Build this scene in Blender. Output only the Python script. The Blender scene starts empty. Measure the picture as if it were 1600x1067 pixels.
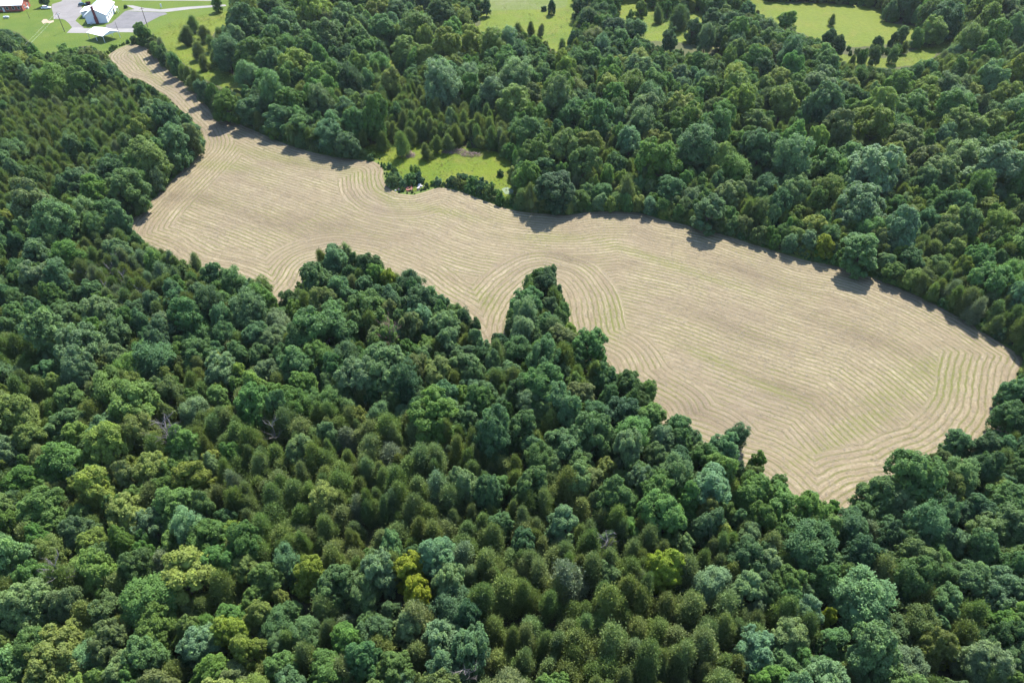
import bpy, math, random
import numpy as np
R0 = random.Random(11)
RS = np.random.RandomState(7)
scene = bpy.context.scene
COL = scene.collection

# ------------------------------------------------------------------ camera, sky, sun, exposure
PITCH = math.radians(41.4); CAM_H = 110.0
FPX, CPX, CPY = 1067.0, 800.0, 533.5            # focal length and centre in photograph pixels
cam = bpy.data.cameras.new('camera'); cam.sensor_width = 36.0
cam.lens = 36.0 * FPX / 1600.0; cam.clip_start = 1.0; cam.clip_end = 6000.0
camo = bpy.data.objects.new('camera', cam); COL.objects.link(camo)
camo.location = (0, 0, CAM_H); camo.rotation_euler = (math.pi/2 - PITCH, 0, 0)
scene.camera = camo

SUN_EL = math.radians(51.0); SUN_AZ = math.radians(19.0)      # azimuth from +Y towards +X
world = bpy.data.worlds.new('World'); scene.world = world; world.use_nodes = True
wn = world.node_tree; wn.nodes.clear()
sky = wn.nodes.new('ShaderNodeTexSky'); sky.sky_type = 'NISHITA'; sky.sun_disc = False
sky.sun_elevation = SUN_EL; sky.sun_rotation = SUN_AZ; sky.altitude = 250; sky.ozone_density = 2.2; sky.dust_density = 0.6
bg = wn.nodes.new('ShaderNodeBackground'); bg.inputs[1].default_value = 0.13
wo = wn.nodes.new('ShaderNodeOutputWorld')
wn.links.new(sky.outputs[0], bg.inputs[0]); wn.links.new(bg.outputs[0], wo.inputs[0])
sl = bpy.data.lights.new('sun', 'SUN'); sl.energy = 4.0; sl.angle = math.radians(0.5); sl.color = (1.0, 0.95, 0.87)
so = bpy.data.objects.new('sun', sl); COL.objects.link(so)
so.location = (200, 500, 400)
so.rotation_euler = (math.pi/2 - SUN_EL, 0, math.pi - SUN_AZ)
vs = scene.view_settings
vs.view_transform = 'Standard'; vs.look = 'None'; vs.gamma = 1.0; vs.use_curve_mapping = False
vs.exposure = 1.86
HAZE = 0.000035
scene.cycles.use_denoising = True
scene.cycles.max_bounces = 6; scene.cycles.diffuse_bounces = 4; scene.cycles.glossy_bounces = 2
scene.cycles.transmission_bounces = 3; scene.cycles.transparent_max_bounces = 4

# ------------------------------------------------------------------ pixel <-> place helpers
cP, sP = math.cos(PITCH), math.sin(PITCH)
def gp(x, y, z=0.0):
    """ground (or height z) point seen at a photograph pixel"""
    dx = (x-CPX)/FPX; dy = -(y-CPY)/FPX
    d = (dx, cP+dy*sP, -sP+dy*cP)
    t = (z-CAM_H)/d[2]
    return (d[0]*t, d[1]*t)
def proj(X, Y, Z):
    X, Y, Z = np.asarray(X, float), np.asarray(Y, float), np.asarray(Z, float)-CAM_H
    dep = Y*cP-Z*sP; up = Y*sP+Z*cP
    return CPX+FPX*X/dep, CPY-FPX*up/dep, dep/FPX
def inpoly(px, py, poly):
    px = np.asarray(px, float); py = np.asarray(py, float)
    r = np.zeros(px.shape, bool); n = len(poly)
    for i in range(n):
        x1, y1 = poly[i]; x2, y2 = poly[(i+1) % n]
        if y1 == y2: continue
        c = ((y1 > py) != (y2 > py)) & (px < (x2-x1)*(py-y1)/(y2-y1)+x1)
        r ^= c
    return r
def polydist(P, line, closed=False, arc=False):
    """distance from points P (n,2) to a polyline and the nearest point"""
    L = np.asarray(line, float); m = len(L) if closed else len(L)-1
    best = np.full(len(P), 1e9); near = np.zeros_like(P); ar = np.zeros(len(P)); s0 = 0.0
    for i in range(m):
        a = L[i]; b = L[(i+1) % len(L)]; ab = b-a; q = ab.dot(ab)+1e-9
        t = np.clip(((P-a)@ab)/q, 0, 1); c = a+t[:, None]*ab
        d = np.hypot(P[:, 0]-c[:, 0], P[:, 1]-c[:, 1]); k = d < best
        best[k] = d[k]; near[k] = c[k]; ar[k] = s0+t[k]*math.sqrt(q); s0 += math.sqrt(q)
    return (best, near, ar) if arc else (best, near)
def smooth_line(pts, step=1.5, closed=False):
    """Catmull-Rom through world points, resampled"""
    p = [np.array(q, float) for q in pts]; n = len(p); out = []
    rng = range(n if closed else n-1)
    for i in rng:
        if closed: a, b, c, d = p[(i-1) % n], p[i], p[(i+1) % n], p[(i+2) % n]
        else: a, b, c, d = p[max(i-1, 0)], p[i], p[i+1], p[min(i+2, n-1)]
        k = max(1, int(np.hypot(*(c-b))/step))
        for j in range(k):
            t = j/k
            out.append(0.5*((2*b)+(c-a)*t+(2*a-5*b+4*c-d)*t*t+(3*b-a-3*c+d)*t**3))
    if not closed: out.append(p[-1])
    return [tuple(q) for q in out]
def vnoise(x, y, s, seed=0):
    """smooth value noise 0..1"""
    x = np.asarray(x, float)/s; y = np.asarray(y, float)/s
    xi = np.floor(x).astype(np.int64); yi = np.floor(y).astype(np.int64); fx = x-xi; fy = y-yi
    fx = fx*fx*(3-2*fx); fy = fy*fy*(3-2*fy)
    def h(a, b):
        v = (a*374761393+b*668265263+seed*974711) & 0x7fffffff
        v = ((v ^ (v >> 13))*1274126177) & 0x7fffffff
        return ((v ^ (v >> 16)) & 0xffff)/65535.0
    return (h(xi, yi)*(1-fx)+h(xi+1, yi)*fx)*(1-fy)+(h(xi, yi+1)*(1-fx)+h(xi+1, yi+1)*fx)*fy

# ------------------------------------------------------------------ object helpers
def link(o, parent=None):
    COL.objects.link(o)
    if parent is not None: o.parent = parent
    return o
def tag(o, label=None, cat=None, group=None, kind=None):
    if label: o['label'] = label
    if cat: o['category'] = cat
    if group: o['group'] = group
    if kind: o['kind'] = kind
    return o
def empty(name, loc, rz=0.0, sc=(1, 1, 1)):
    o = bpy.data.objects.new(name, None); o.empty_display_size = 0.5
    o.location = loc; o.rotation_euler = (0, 0, rz); o.scale = sc
    return link(o)
def np_mesh(name, V, faces, mat, attrs=None, smooth=False):
    """V (n,3); faces list of (array (m,k)) blocks"""
    me = bpy.data.meshes.new(name)
    V = np.asarray(V, np.float32); me.vertices.add(len(V)); me.vertices.foreach_set('co', V.ravel())
    blocks = [np.asarray(f, np.int32) for f in faces if len(f)]
    nl = sum(b.size for b in blocks); nf = sum(len(b) for b in blocks)
    me.loops.add(nl); me.polygons.add(nf)
    me.loops.foreach_set('vertex_index', np.concatenate([b.ravel() for b in blocks]))
    st = []; s = 0
    for b in blocks:
        st.append(s+np.arange(len(b))*b.shape[1]); s += b.size
    me.polygons.foreach_set('loop_start', np.concatenate(st).astype(np.int32))
    if smooth: me.polygons.foreach_set('use_smooth', np.ones(nf, bool))
    for k, a in (attrs or {}).items():
        at = me.attributes.new(k, 'FLOAT', 'POINT'); at.data.foreach_set('value', np.asarray(a, np.float32))
    me.update(calc_edges=True); me.validate()
    for m in (mat if isinstance(mat, (list, tuple)) else [mat]): me.materials.append(m)
    return me
class MB:
    """collects shapes into ONE mesh object"""
    def __init__(s): s.v = []; s.f = []
    def quad(s, a, b, c, d):
        n = len(s.v); s.v += [a, b, c, d]; s.f.append((n, n+1, n+2, n+3)); return s
    def poly(s, pts):
        n = len(s.v); s.v += list(pts); s.f.append(tuple(range(n, n+len(pts)))); return s
    def box(s, x0, x1, y0, y1, z0, z1):
        n = len(s.v)
        s.v += [(x, y, z) for z in (z0, z1) for (x, y) in ((x0, y0), (x1, y0), (x1, y1), (x0, y1))]
        for f in ((3, 2, 1, 0), (4, 5, 6, 7), (0, 1, 5, 4), (1, 2, 6, 5), (2, 3, 7, 6), (3, 0, 4, 7)):
            s.f.append(tuple(n+i for i in f))
        return s
    def prism(s, prof, axis, a, b):
        """closed 2D profile swept along an axis from a to b ('x': prof=(y,z); 'y': prof=(x,z); 'z': prof=(x,y))"""
        k = len(prof); n = len(s.v)
        for t in (a, b):
            for (p, q) in prof:
                s.v.append((t, p, q) if axis == 'x' else ((p, t, q) if axis == 'y' else (p, q, t)))
        s.f.append(tuple(n+i for i in range(k))[::-1]); s.f.append(tuple(n+k+i for i in range(k)))
        for i in range(k): s.f.append((n+i, n+(i+1) % k, n+k+(i+1) % k, n+k+i))
        return s
    def tube(s, pts, rad, sides=6, cap=True):
        pts = [np.array(p, float) for p in pts]; n0 = len(s.v)
        rads = rad if isinstance(rad, (list, tuple)) else [rad]*len(pts)
        for i, p in enumerate(pts):
            t = pts[min(i+1, len(pts)-1)]-pts[max(i-1, 0)]; t = t/(np.linalg.norm(t)+1e-9)
            u = np.cross(t, (0, 0, 1) if abs(t[2]) < 0.9 else (1, 0, 0)); u /= np.linalg.norm(u); w = np.cross(t, u)
            for k in range(sides):
                a = 2*math.pi*k/sides; s.v.append(tuple(p+rads[i]*(math.cos(a)*u+math.sin(a)*w)))
        for i in range(len(pts)-1):
            for k in range(sides):
                a = n0+i*sides+k; b = n0+i*sides+(k+1) % sides
                s.f.append((a, b, b+sides, a+sides))
        if cap:
            s.f.append(tuple(range(n0, n0+sides))[::-1]); e = n0+(len(pts)-1)*sides; s.f.append(tuple(range(e, e+sides)))
        return s
    def mesh(s, name, mat):
        me = bpy.data.meshes.new(name); me.from_pydata([tuple(map(float, p)) for p in s.v], [], s.f); me.update()
        me.materials.append(mat); return me
    def build(s, name, mat, parent=None):
        return link(bpy.data.objects.new(name, s.mesh(name, mat)), parent)
def bevel(o, w, seg=2):
    m = o.modifiers.new('bevel', 'BEVEL'); m.width = w; m.segments = seg; m.limit_method = 'ANGLE'
    return o

# ------------------------------------------------------------------ materials
class NT:
    def __init__(s, name):
        s.m = bpy.data.materials.new(name); s.m.use_nodes = True; s.t = s.m.node_tree; s.t.nodes.clear()
        s.out = s.n('ShaderNodeOutputMaterial')
    def n(s, ty, **kw):
        x = s.t.nodes.new(ty)
        for k, v in kw.items(): setattr(x, k, v)
        return x
    def l(s, a, b): s.t.links.new(a, b)
    def val(s, sock, v):
        if hasattr(v, 'links') or hasattr(v, 'is_linked'): s.l(v, sock)
        else: sock.default_value = v
    def math(s, op, a, b=0.0, c=0.0, clamp=False):
        x = s.n('ShaderNodeMath', operation=op); x.use_clamp = clamp
        s.val(x.inputs[0], a); s.val(x.inputs[1], b); s.val(x.inputs[2], c); return x.outputs[0]
    def mix(s, f, a, b, mode='MIX'):
        x = s.n('ShaderNodeMix', data_type='RGBA', blend_type=mode)
        s.val(x.inputs[0], f)
        for sk, v in ((x.inputs[6], a), (x.inputs[7], b)):
            s.val(sk, v if not isinstance(v, tuple) else (*v[:3], 1.0))
        return x.outputs[2]
    def noise(s, scale, detail=3.0, rough=0.55, vec=None, dist=0.0):
        x = s.n('ShaderNodeTexNoise'); x.inputs['Scale'].default_value = scale; x.inputs['Detail'].default_value = detail
        x.inputs['Roughness'].default_value = rough; x.inputs['Distortion'].default_value = dist
        if vec is not None: s.l(vec, x.inputs['Vector'])
        return x.outputs[0]
    def ramp(s, f, stops):
        x = s.n('ShaderNodeValToRGB'); e = x.color_ramp.elements
        while len(e) < len(stops): e.new(0.5)
        for i, (p, c) in enumerate(stops):
            e[i].position = p; e[i].color = (*c, 1) if isinstance(c, tuple) else (c, c, c, 1)
        s.l(f, x.inputs[0]); return x.outputs[0]
    def obj(s): return s.n('ShaderNodeTexCoord').outputs['Object']
    def attr(s, name, ty='GEOMETRY'):
        x = s.n('ShaderNodeAttribute', attribute_name=name, attribute_type=ty); return x
    def bsdf(s, col, rough=0.9, spec=0.2, metal=0.0, bump=None, bstr=0.3, bdist=0.1):
        b = s.n('ShaderNodeBsdfPrincipled'); s.val(b.inputs['Base Color'], col if not isinstance(col, tuple) else (*col[:3], 1))
        s.val(b.inputs['Roughness'], rough); b.inputs['Specular IOR Level'].default_value = spec; b.inputs['Metallic'].default_value = metal
        if bump is not None:
            u = s.n('ShaderNodeBump'); u.inputs['Strength'].default_value = bstr; u.inputs['Distance'].default_value = bdist
            s.l(bump, u.inputs['Height']); s.l(u.outputs[0], b.inputs['Normal'])
        return b
    def done(s, b): s.l(b.outputs[0], s.out.inputs['Surface']); return s.m

def mat_plain(name, col, rough=0.7, spec=0.3, var=0.15, scale=2.0, metal=0.0):
    t = NT(name); nz = t.noise(scale, 4, 0.6, t.obj())
    f = t.math('MULTIPLY_ADD', nz, 2*var, 1-var)
    c = t.mix(1.0, col, f, 'MULTIPLY')
    return t.done(t.bsdf(c, rough, spec, metal))
def mat_leaf(name, transl=0.30, spec=0.28, rough=0.5):
    t = NT(name)
    tint = t.attr('tint', 'INSTANCER').outputs['Color']
    var = t.attr('var').outputs['Fac']
    geo = t.n('ShaderNodeNewGeometry'); rnd = geo.outputs['Random Per Island']
    k = t.math('ADD', t.math('MULTIPLY', var, 0.5), t.math('MULTIPLY_ADD', rnd, 0.42, 0.58))
    c = t.mix(1.0, tint, k, 'MULTIPLY')
    warm = t.mix(1.0, c, (1.16, 1.08, 0.68), 'MULTIPLY')
    hue = t.math('MULTIPLY', t.math('SUBTRACT', var, 0.45), 1.1, clamp=True)
    c = t.mix(hue, c, warm)
    b = t.bsdf(c, rough, spec)
    tr = t.n('ShaderNodeBsdfTranslucent')
    t.l(t.mix(1.0, c, (1.10, 1.25, 0.70), 'MULTIPLY'), tr.inputs[0])
    mx = t.n('ShaderNodeMixShader'); mx.inputs[0].default_value = transl
    t.l(b.outputs[0], mx.inputs[1]); t.l(tr.outputs[0], mx.inputs[2])
    t.l(mx.outputs[0], t.out.inputs['Surface']); return t.m
M = {}
M['leaf'] = mat_leaf('broadleaf_foliage', 0.42, 0.12, 0.6)
M['needle'] = mat_leaf('cedar_foliage', 0.34, 0.06, 0.7)
M['bark'] = mat_plain('bark', (0.085, 0.066, 0.050), 0.9, 0.1, 0.35, 6.0)
M['deadwood'] = mat_plain('bleached_wood', (0.145, 0.13, 0.122), 0.85, 0.15, 0.3, 5.0)
M['redwood'] = mat_plain('reddish_dead_wood', (0.20, 0.12, 0.10), 0.85, 0.15, 0.3, 5.0)
M['brush'] = mat_plain('dry_brush', (0.24, 0.17, 0.15), 0.9, 0.1, 0.4, 3.0)

def mat_ground():
    t = NT('forest_floor'); o = t.obj()
    a = t.noise(0.05, 5, 0.6, o); b = t.noise(1.2, 4, 0.65, o)
    c = t.mix(t.ramp(a, [(0.35, 0.0), (0.65, 1.0)]), (0.040, 0.046, 0.018), (0.055, 0.072, 0.022))
    c = t.mix(t.math('MULTIPLY', b, 0.6), c, (0.075, 0.06, 0.038))
    return t.done(t.bsdf(c, 0.95, 0.1, bump=b, bstr=0.6, bdist=0.3))
def mat_meadow(name, c1, c2, c3, s=0.035, fine=0.9, stripes=None):
    t = NT(name); o = t.obj()
    a = t.noise(s, 4, 0.6, o); b = t.noise(fine, 5, 0.7, o, 0.4); d = t.noise(s*3.4, 4, 0.65, o, 0.6)
    c = t.mix(t.ramp(a, [(0.38, 0.0), (0.62, 1.0)]), c1, c2)
    c = t.mix(t.ramp(d, [(0.50, 0.0), (0.74, 0.9)]), c, c3)
    c = t.mix(1.0, c, t.math('MULTIPLY_ADD', b, 0.9, 0.55), 'MULTIPLY')
    if stripes:
        mp = t.n('ShaderNodeMapping'); mp.inputs['Rotation'].default_value = (0, 0, stripes[0]); t.l(o, mp.inputs[0])
        w = t.n('ShaderNodeTexWave', wave_type='BANDS', bands_direction='X'); w.inputs['Scale'].default_value = stripes[1]
        w.inputs['Distortion'].default_value = 0.8; w.inputs['Detail Scale'].default_value = 0.4; t.l(mp.outputs[0], w.inputs[0])
        c = t.mix(1.0, c, t.math('MULTIPLY_ADD', w.outputs[1], 0.60, 0.70), 'MULTIPLY')
    return t.done(t.bsdf(c, 0.9, 0.12, bump=b, bstr=0.8, bdist=0.35))
M['ground'] = mat_ground()
M['meadow'] = mat_meadow('meadow_grass', (0.061, 0.093, 0.007), (0.087, 0.112, 0.009), (0.101, 0.101, 0.019))
M['pasture'] = mat_meadow('pasture_grass', (0.067, 0.094, 0.006), (0.082, 0.104, 0.009), (0.096, 0.101, 0.014), 0.02, 0.5)
M['lawn'] = mat_meadow('lawn_grass', (0.052, 0.086, 0.009), (0.070, 0.101, 0.011), (0.081, 0.103, 0.016), 0.03, 1.6, (math.radians(-62), 0.55))
M['verge'] = mat_meadow('verge_grass', (0.065, 0.101, 0.020), (0.086, 0.119, 0.025), (0.108, 0.115, 0.036), 0.08, 1.2)

def mat_hay():
    t = NT('mown_hay'); o = t.obj()
    row = t.attr('row').outputs['Fac']; al = t.attr('along').outputs['Fac']; gpat = t.attr('green').outputs['Fac']; bpat = t.attr('brown').outputs['Fac']
    def vec(kr, ka, off=0.0, src=None):
        x = t.n('ShaderNodeCombineXYZ'); t.l(t.math('MULTIPLY', src if src is not None else row, kr), x.inputs[0]); t.l(t.math('MULTIPLY_ADD', al, ka, off), x.inputs[1]); return x.outputs[0]
    st1 = t.noise(1.0, 4, 0.65, vec(2.6, 0.22), 0.5)              # streaks drawn out along the rows
    st2 = t.noise(1.0, 4, 0.70, vec(6.5, 0.75, 31.0), 0.3)
    rowv = t.noise(1.0, 1, 0.5, vec(7.31, 0.018, 5.0, t.math('FLOOR', row)))
    fine = t.noise(2.8, 4, 0.75, o); big = t.noise(0.030, 3, 0.55, o); patch = t.noise(0.085, 4, 0.65, o, 0.4)
    wob = t.noise(1.0, 2, 0.5, vec(0.3, 0.35, 77.0))
    ph = t.math('FRACT', t.math('ADD', row, t.math('MULTIPLY_ADD', wob, 0.5, -0.25)))
    tri = t.math('ABSOLUTE', t.math('SUBTRACT', t.math('MULTIPLY', ph, 2.0), 1.0))       # 1 between two swaths, 0 mid-swath
    lum = t.math('ADD', t.math('MULTIPLY_ADD', st1, .58, -.04), t.math('MULTIPLY_ADD', st2, .60, -.09))
    lum = t.math('ADD', lum, t.math('MULTIPLY', rowv, .30)); lum = t.math('ADD', lum, t.math('MULTIPLY_ADD', fine, .36, -.18))
    lum = t.math('ADD', lum, t.math('MULTIPLY_ADD', patch, .30, -.15))
    lum = t.math('SUBTRACT', lum, t.math('MULTIPLY', bpat, .16))
    c = t.ramp(lum, [(0.30, (0.083, 0.064, 0.042)), (0.50, (0.134, 0.105, 0.066)), (0.64, (0.170, 0.137, 0.087)), (0.84, (0.245, 0.205, 0.138))])
    c = t.mix(t.math('MULTIPLY', t.ramp(big, [(0.48, 0.0), (0.70, 1.0)]), .35), c, (0.120, 0.093, 0.071))
    brk = t.ramp(st1, [(0.38, 1.0), (0.66, 0.15)])
    gap = t.math('MULTIPLY', t.ramp(t.math('ADD', tri, t.math('MULTIPLY_ADD', st2, .8, -.4)), [(0.58, 0.0), (0.95, 1.0)]), brk)
    c = t.mix(t.math('MULTIPLY', gap, .78), c, (0.069, 0.059, 0.032))
    gn = t.math('ADD', t.ramp(patch, [(0.40, 0.15), (0.64, 0.90)]), t.math('MULTIPLY', gpat, .9), clamp=True)
    c = t.mix(t.math('MULTIPLY', t.ramp(t.math('ADD', tri, t.math('MULTIPLY_ADD', st2, .7, -.35)), [(0.50, 0.0), (0.85, 1.0)]), gn), c, (0.090, 0.091, 0.029))
    tuft = t.math('MULTIPLY', t.math('MULTIPLY', gpat, t.ramp(st2, [(0.40, 1.0), (0.58, 0.1)])), t.ramp(fine, [(0.35, 0.2), (0.6, 1.0)]))
    c = t.mix(tuft, c, (0.095, 0.101, 0.030))
    return t.done(t.bsdf(c, 0.9, 0.12, bump=fine, bstr=0.6, bdist=0.10))
M['hay'] = mat_hay()
M['straw'] = mat_plain('loose_straw', (0.20, 0.172, 0.122), 0.85, 0.2, 0.2, 1.0)
def mat_stony(name, c1, c2, s=0.5, crack=False):
    t = NT(name); o = t.obj(); a = t.noise(s, 5, 0.65, o, 0.6); b = t.noise(9.0, 3, 0.7, o)
    c = t.mix(t.ramp(a, [(0.3, 0.0), (0.7, 1.0)]), c1, c2)
    c = t.mix(1.0, c, t.math('MULTIPLY_ADD', b, 0.4, 0.8), 'MULTIPLY')
    return t.done(t.bsdf(c, 0.9, 0.2, bump=b, bstr=0.2, bdist=0.03))
M['gravel'] = mat_stony('pale_gravel', (0.124, 0.115, 0.111), (0.161, 0.152, 0.148), 0.16)
M['asphalt'] = mat_stony('worn_asphalt', (0.087, 0.084, 0.087), (0.128, 0.123, 0.125), 0.22)
M['concrete'] = mat_stony('pale_concrete', (0.156, 0.148, 0.140), (0.195, 0.187, 0.179), 0.12)
M['dirt'] = mat_stony('bare_dirt', (0.216, 0.164, 0.105), (0.276, 0.230, 0.164), 0.5)
M['dry'] = mat_meadow('dry_grass', (0.30, 0.32, 0.17), (0.24, 0.30, 0.15), (0.36, 0.33, 0.2), 0.15, 1.5)
M['algae'] = mat_stony('algae_water', (0.100, 0.138, 0.077), (0.131, 0.161, 0.100), 0.5)
M['white'] = mat_plain('white_siding', (0.60, 0.61, 0.62), 0.5, 0.4, 0.03)
M['roof'] = mat_plain('white_metal_roof', (0.74, 0.74, 0.73), 0.4, 0.5, 0.04)
M['brick'] = mat_plain('red_brick', (0.30, 0.085, 0.055), 0.85, 0.2, 0.3, 3.0)
M['maroon'] = mat_plain('maroon_brick', (0.16, 0.045, 0.045), 0.85, 0.2, 0.25, 3.0)
M['glass'] = mat_plain('window_glass', (0.03, 0.04, 0.05), 0.08, 0.6, 0.1)
M['dark'] = mat_plain('dark_trim', (0.03, 0.03, 0.035), 0.6, 0.3, 0.2)
M['rubber'] = mat_plain('tyre_rubber', (0.02, 0.02, 0.02), 0.85, 0.2, 0.2)
M['metal'] = mat_plain('galvanised_metal', (0.55, 0.56, 0.58), 0.4, 0.5, 0.1, 3, 0.6)
M['carwhite'] = mat_plain('white_car_paint', (0.75, 0.76, 0.78), 0.25, 0.6, 0.02)
M['carteal'] = mat_plain('dark_teal_car_paint', (0.02, 0.075, 0.08), 0.25, 0.6, 0.05)
M['pole'] = mat_plain('weathered_pole', (0.10, 0.075, 0.06), 0.9, 0.1, 0.3, 4)
M['wire'] = mat_plain('aluminium_wire', (0.45, 0.46, 0.46), 0.35, 0.5, 0.02, 1, 0.3)
M['rust'] = mat_plain('rusty_sheet', (0.20, 0.075, 0.06), 0.8, 0.3, 0.4, 2)
M['stone'] = mat_plain('pale_limestone', (0.45, 0.42, 0.40), 0.9, 0.2, 0.3, 1.5)

# ------------------------------------------------------------------ the layout, traced in photograph pixels
F_ARM_R = [(205, 70), (232, 77), (250, 97), (270, 116), (292, 133), (312, 150), (326, 168), (345, 184), (368, 192)]
F_TOP = [(395, 203), (430, 219), (480, 236), (530, 247), (562, 250), (585, 253), (598, 263), (600, 279), (607, 293), (625, 303),
         (645, 305), (665, 299), (688, 293), (720, 300), (760, 315), (800, 328), (850, 334), (885, 336), (915, 332), (960, 331), (1005, 334),
         (1035, 344), (1075, 352), (1130, 367), (1200, 389), (1260, 407), (1305, 416), (1355, 431), (1405, 450), (1460, 475), (1520, 508),
         (1570, 540), (1598, 561)]
F_LOW_VIS = [(1597, 584), (1560, 640), (1500, 688), (1440, 714), (1400, 733), (1340, 742), (1300, 768), (1262, 776), (1235, 768),
             (1205, 738), (1165, 705), (1100, 678), (1082, 652), (1032, 632), (1015, 602), (985, 585), (950, 556), (938, 530), (902, 512), (888, 490),
             (881, 442), (865, 416), (845, 410), (812, 438), (795, 470), (786, 503), (764, 532), (748, 510), (733, 488), (712, 470),
             (660, 440), (640, 425), (590, 402), (560, 390), (525, 384), (500, 390), (480, 420), (438, 460), (412, 440), (380, 424),
             (340, 410), (300, 400), (250, 372), (212, 354)]
F_LEFT = [(202, 350), (232, 318), (262, 289), (290, 261), (318, 234), (318, 215), (306, 195), (285, 175), (262, 153), (243, 140),
          (222, 127), (196, 121), (180, 106), (168, 90), (184, 77)]
FIELD_VIS = F_ARM_R+F_TOP+F_LOW_VIS+F_LEFT
def low_ground(p):
    X, Y = gp(*p); return (X-(3 if p[0] > 1590 else 0), Y-(2.5 if p[0] > 1590 else (5.5 if p[0] > 1545 else 8.5)))
W_TOP = [gp(*p) for p in F_ARM_R+F_TOP]
lowg = [low_ground(p) for p in F_LOW_VIS]
# the covered side is straightened a little where trees stand in front of it
lowg = [lowg[0]]+lowg[1:-1]+[lowg[-1]]
W_FIELD = smooth_line(W_TOP+lowg+[gp(*p) for p in F_LEFT], 2.4, True)
GLADE = [(556, 240), (585, 226), (620, 222), (660, 224), (700, 228), (745, 232), (780, 240), (800, 258), (800, 285), (806, 300), (790, 312), (770, 312), (730, 296), (694, 287),
         (668, 292), (646, 299), (628, 297), (612, 288), (605, 277), (603, 262), (590, 249), (566, 246)]
LAWN = [(-60, -25), (362, -25), (356, 20), (300, 27), (262, 38), (240, 52), (226, 66), (205, 67), (184, 74), (166, 86), (140, 72), (100, 78), (66, 84), (40, 60), (10, 46), (-60, 44)]
MEADOW_W = [(262, 38), (300, 27), (352, 18), (352, 40), (335, 52), (332, 85), (345, 104), (384, 130), (376, 143), (336, 131), (306, 113), (280, 95), (256, 72), (240, 54)]
PAST_A = [(726, 66), (752, 32), (735, 8), (742, -40), (1196, -40), (1196, 60), (1172, 106), (1140, 92), (1098, 72), (1010, 66), (985, 84), (935, 92), (900, 96), (872, 82), (812, 56), (760, 76)]
PAST_B = [(1190, -40), (1196, 2), (1290, 6), (1378, 14), (1384, 34), (1430, 42), (1438, 58), (1405, 68), (1340, 74), (1300, 68), (1250, 52), (1196, 28), (1170, 0)]
PAST_C = [(1296, 82), (1345, 90), (1405, 88), (1452, 66), (1500, 56), (1512, 48), (1506, 62), (1470, 82), (1440, 98), (1400, 106), (1360, 104), (1322, 100)]
STRIP = [(608, 84), (622, 82), (625, 112), (612, 118), (604, 108)]
CLEAR_A = [(735, 36), (758, 18), (742, -30), (892, -30), (900, 20), (888, 60), (878, 84), (850, 64), (800, 44), (752, 50)]
CLEAR_B = [(978, -10), (1010, 8), (1036, 30), (1096, 18), (1106, 32), (1066, 62), (1108, 66), (1168, 100), (1120, 84), (1040, 76), (985, 50), (962, 20)]
OPEN = [FIELD_VIS, GLADE, LAWN, MEADOW_W, CLEAR_A, CLEAR_B, PAST_B, PAST_C, STRIP]

def sheet(name, pix, z, mat, wob=0.0, step=2.0, kind='structure', smooth=True):
    w = [gp(*p) for p in pix]
    if smooth: w = smooth_line(w, step, True)
    if wob: w = [(x+wob*(vnoise(x, y, 3.0, 5)-.5)*2, y+wob*(vnoise(x, y, 3.0, 9)-.5)*2) for (x, y) in w]
    import bmesh
    bm = bmesh.new(); f = bm.faces.new([bm.verts.new((x, y, z)) for (x, y) in w])
    if f.normal.z < 0 or f.calc_area() and (f.normal_update() or f.normal.z < 0): f.normal_flip()
    bmesh.ops.triangulate(bm, faces=bm.faces[:])
    me = bpy.data.meshes.new(name); bm.to_mesh(me); bm.free(); me.materials.append(mat)
    o = link(bpy.data.objects.new(name, me)); return tag(o, kind=kind)
g = MB().quad((-3000, -1500, 0), (3000, -1500, 0), (3000, 4500, 0), (-3000, 4500, 0)).build('ground', M['ground']); tag(g, kind='structure')
sheet('meadow', GLADE, 0.030, M['meadow'], 0.8)
sheet('meadow', MEADOW_W, 0.026, M['meadow'], 0.8)
sheet('lawn', LAWN, 0.018, M['lawn'], 0.5)
sheet('pasture', PAST_A, 0.020, M['meadow'], 1.2)
sheet('pasture', PAST_B, 0.024, M['pasture'], 1.2)
sheet('pasture', PAST_C, 0.028, M['pasture'], 1.0)
sheet('meadow', STRIP, 0.022, M['meadow'], 0.6)
# dark red-brown weeds and pale dry patches in the pasture
sheet('weed_patch', [(1108, 64), (1140, 70), (1160, 84), (1170, 100), (1150, 92), (1120, 78), (1104, 70)], 0.034, mat_meadow('red_weeds', (0.116, 0.082, 0.048), (0.102, 0.095, 0.041), (0.082, 0.102, 0.034), 0.1, 1.0), 1.0)
sheet('mown_strip', [(742, -40), (880, -40), (886, 4), (868, 14), (800, 16), (752, 18), (738, 4)], 0.036, mat_meadow('mown_pasture', (0.074, 0.101, 0.019), (0.087, 0.105, 0.030), (0.109, 0.114, 0.053), 0.03, 1.0), 0.4)
sheet('pond', [(784, 296), (792, 292), (803, 297), (801, 303), (790, 304)], 0.040, M['algae'], 0.3)

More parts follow.
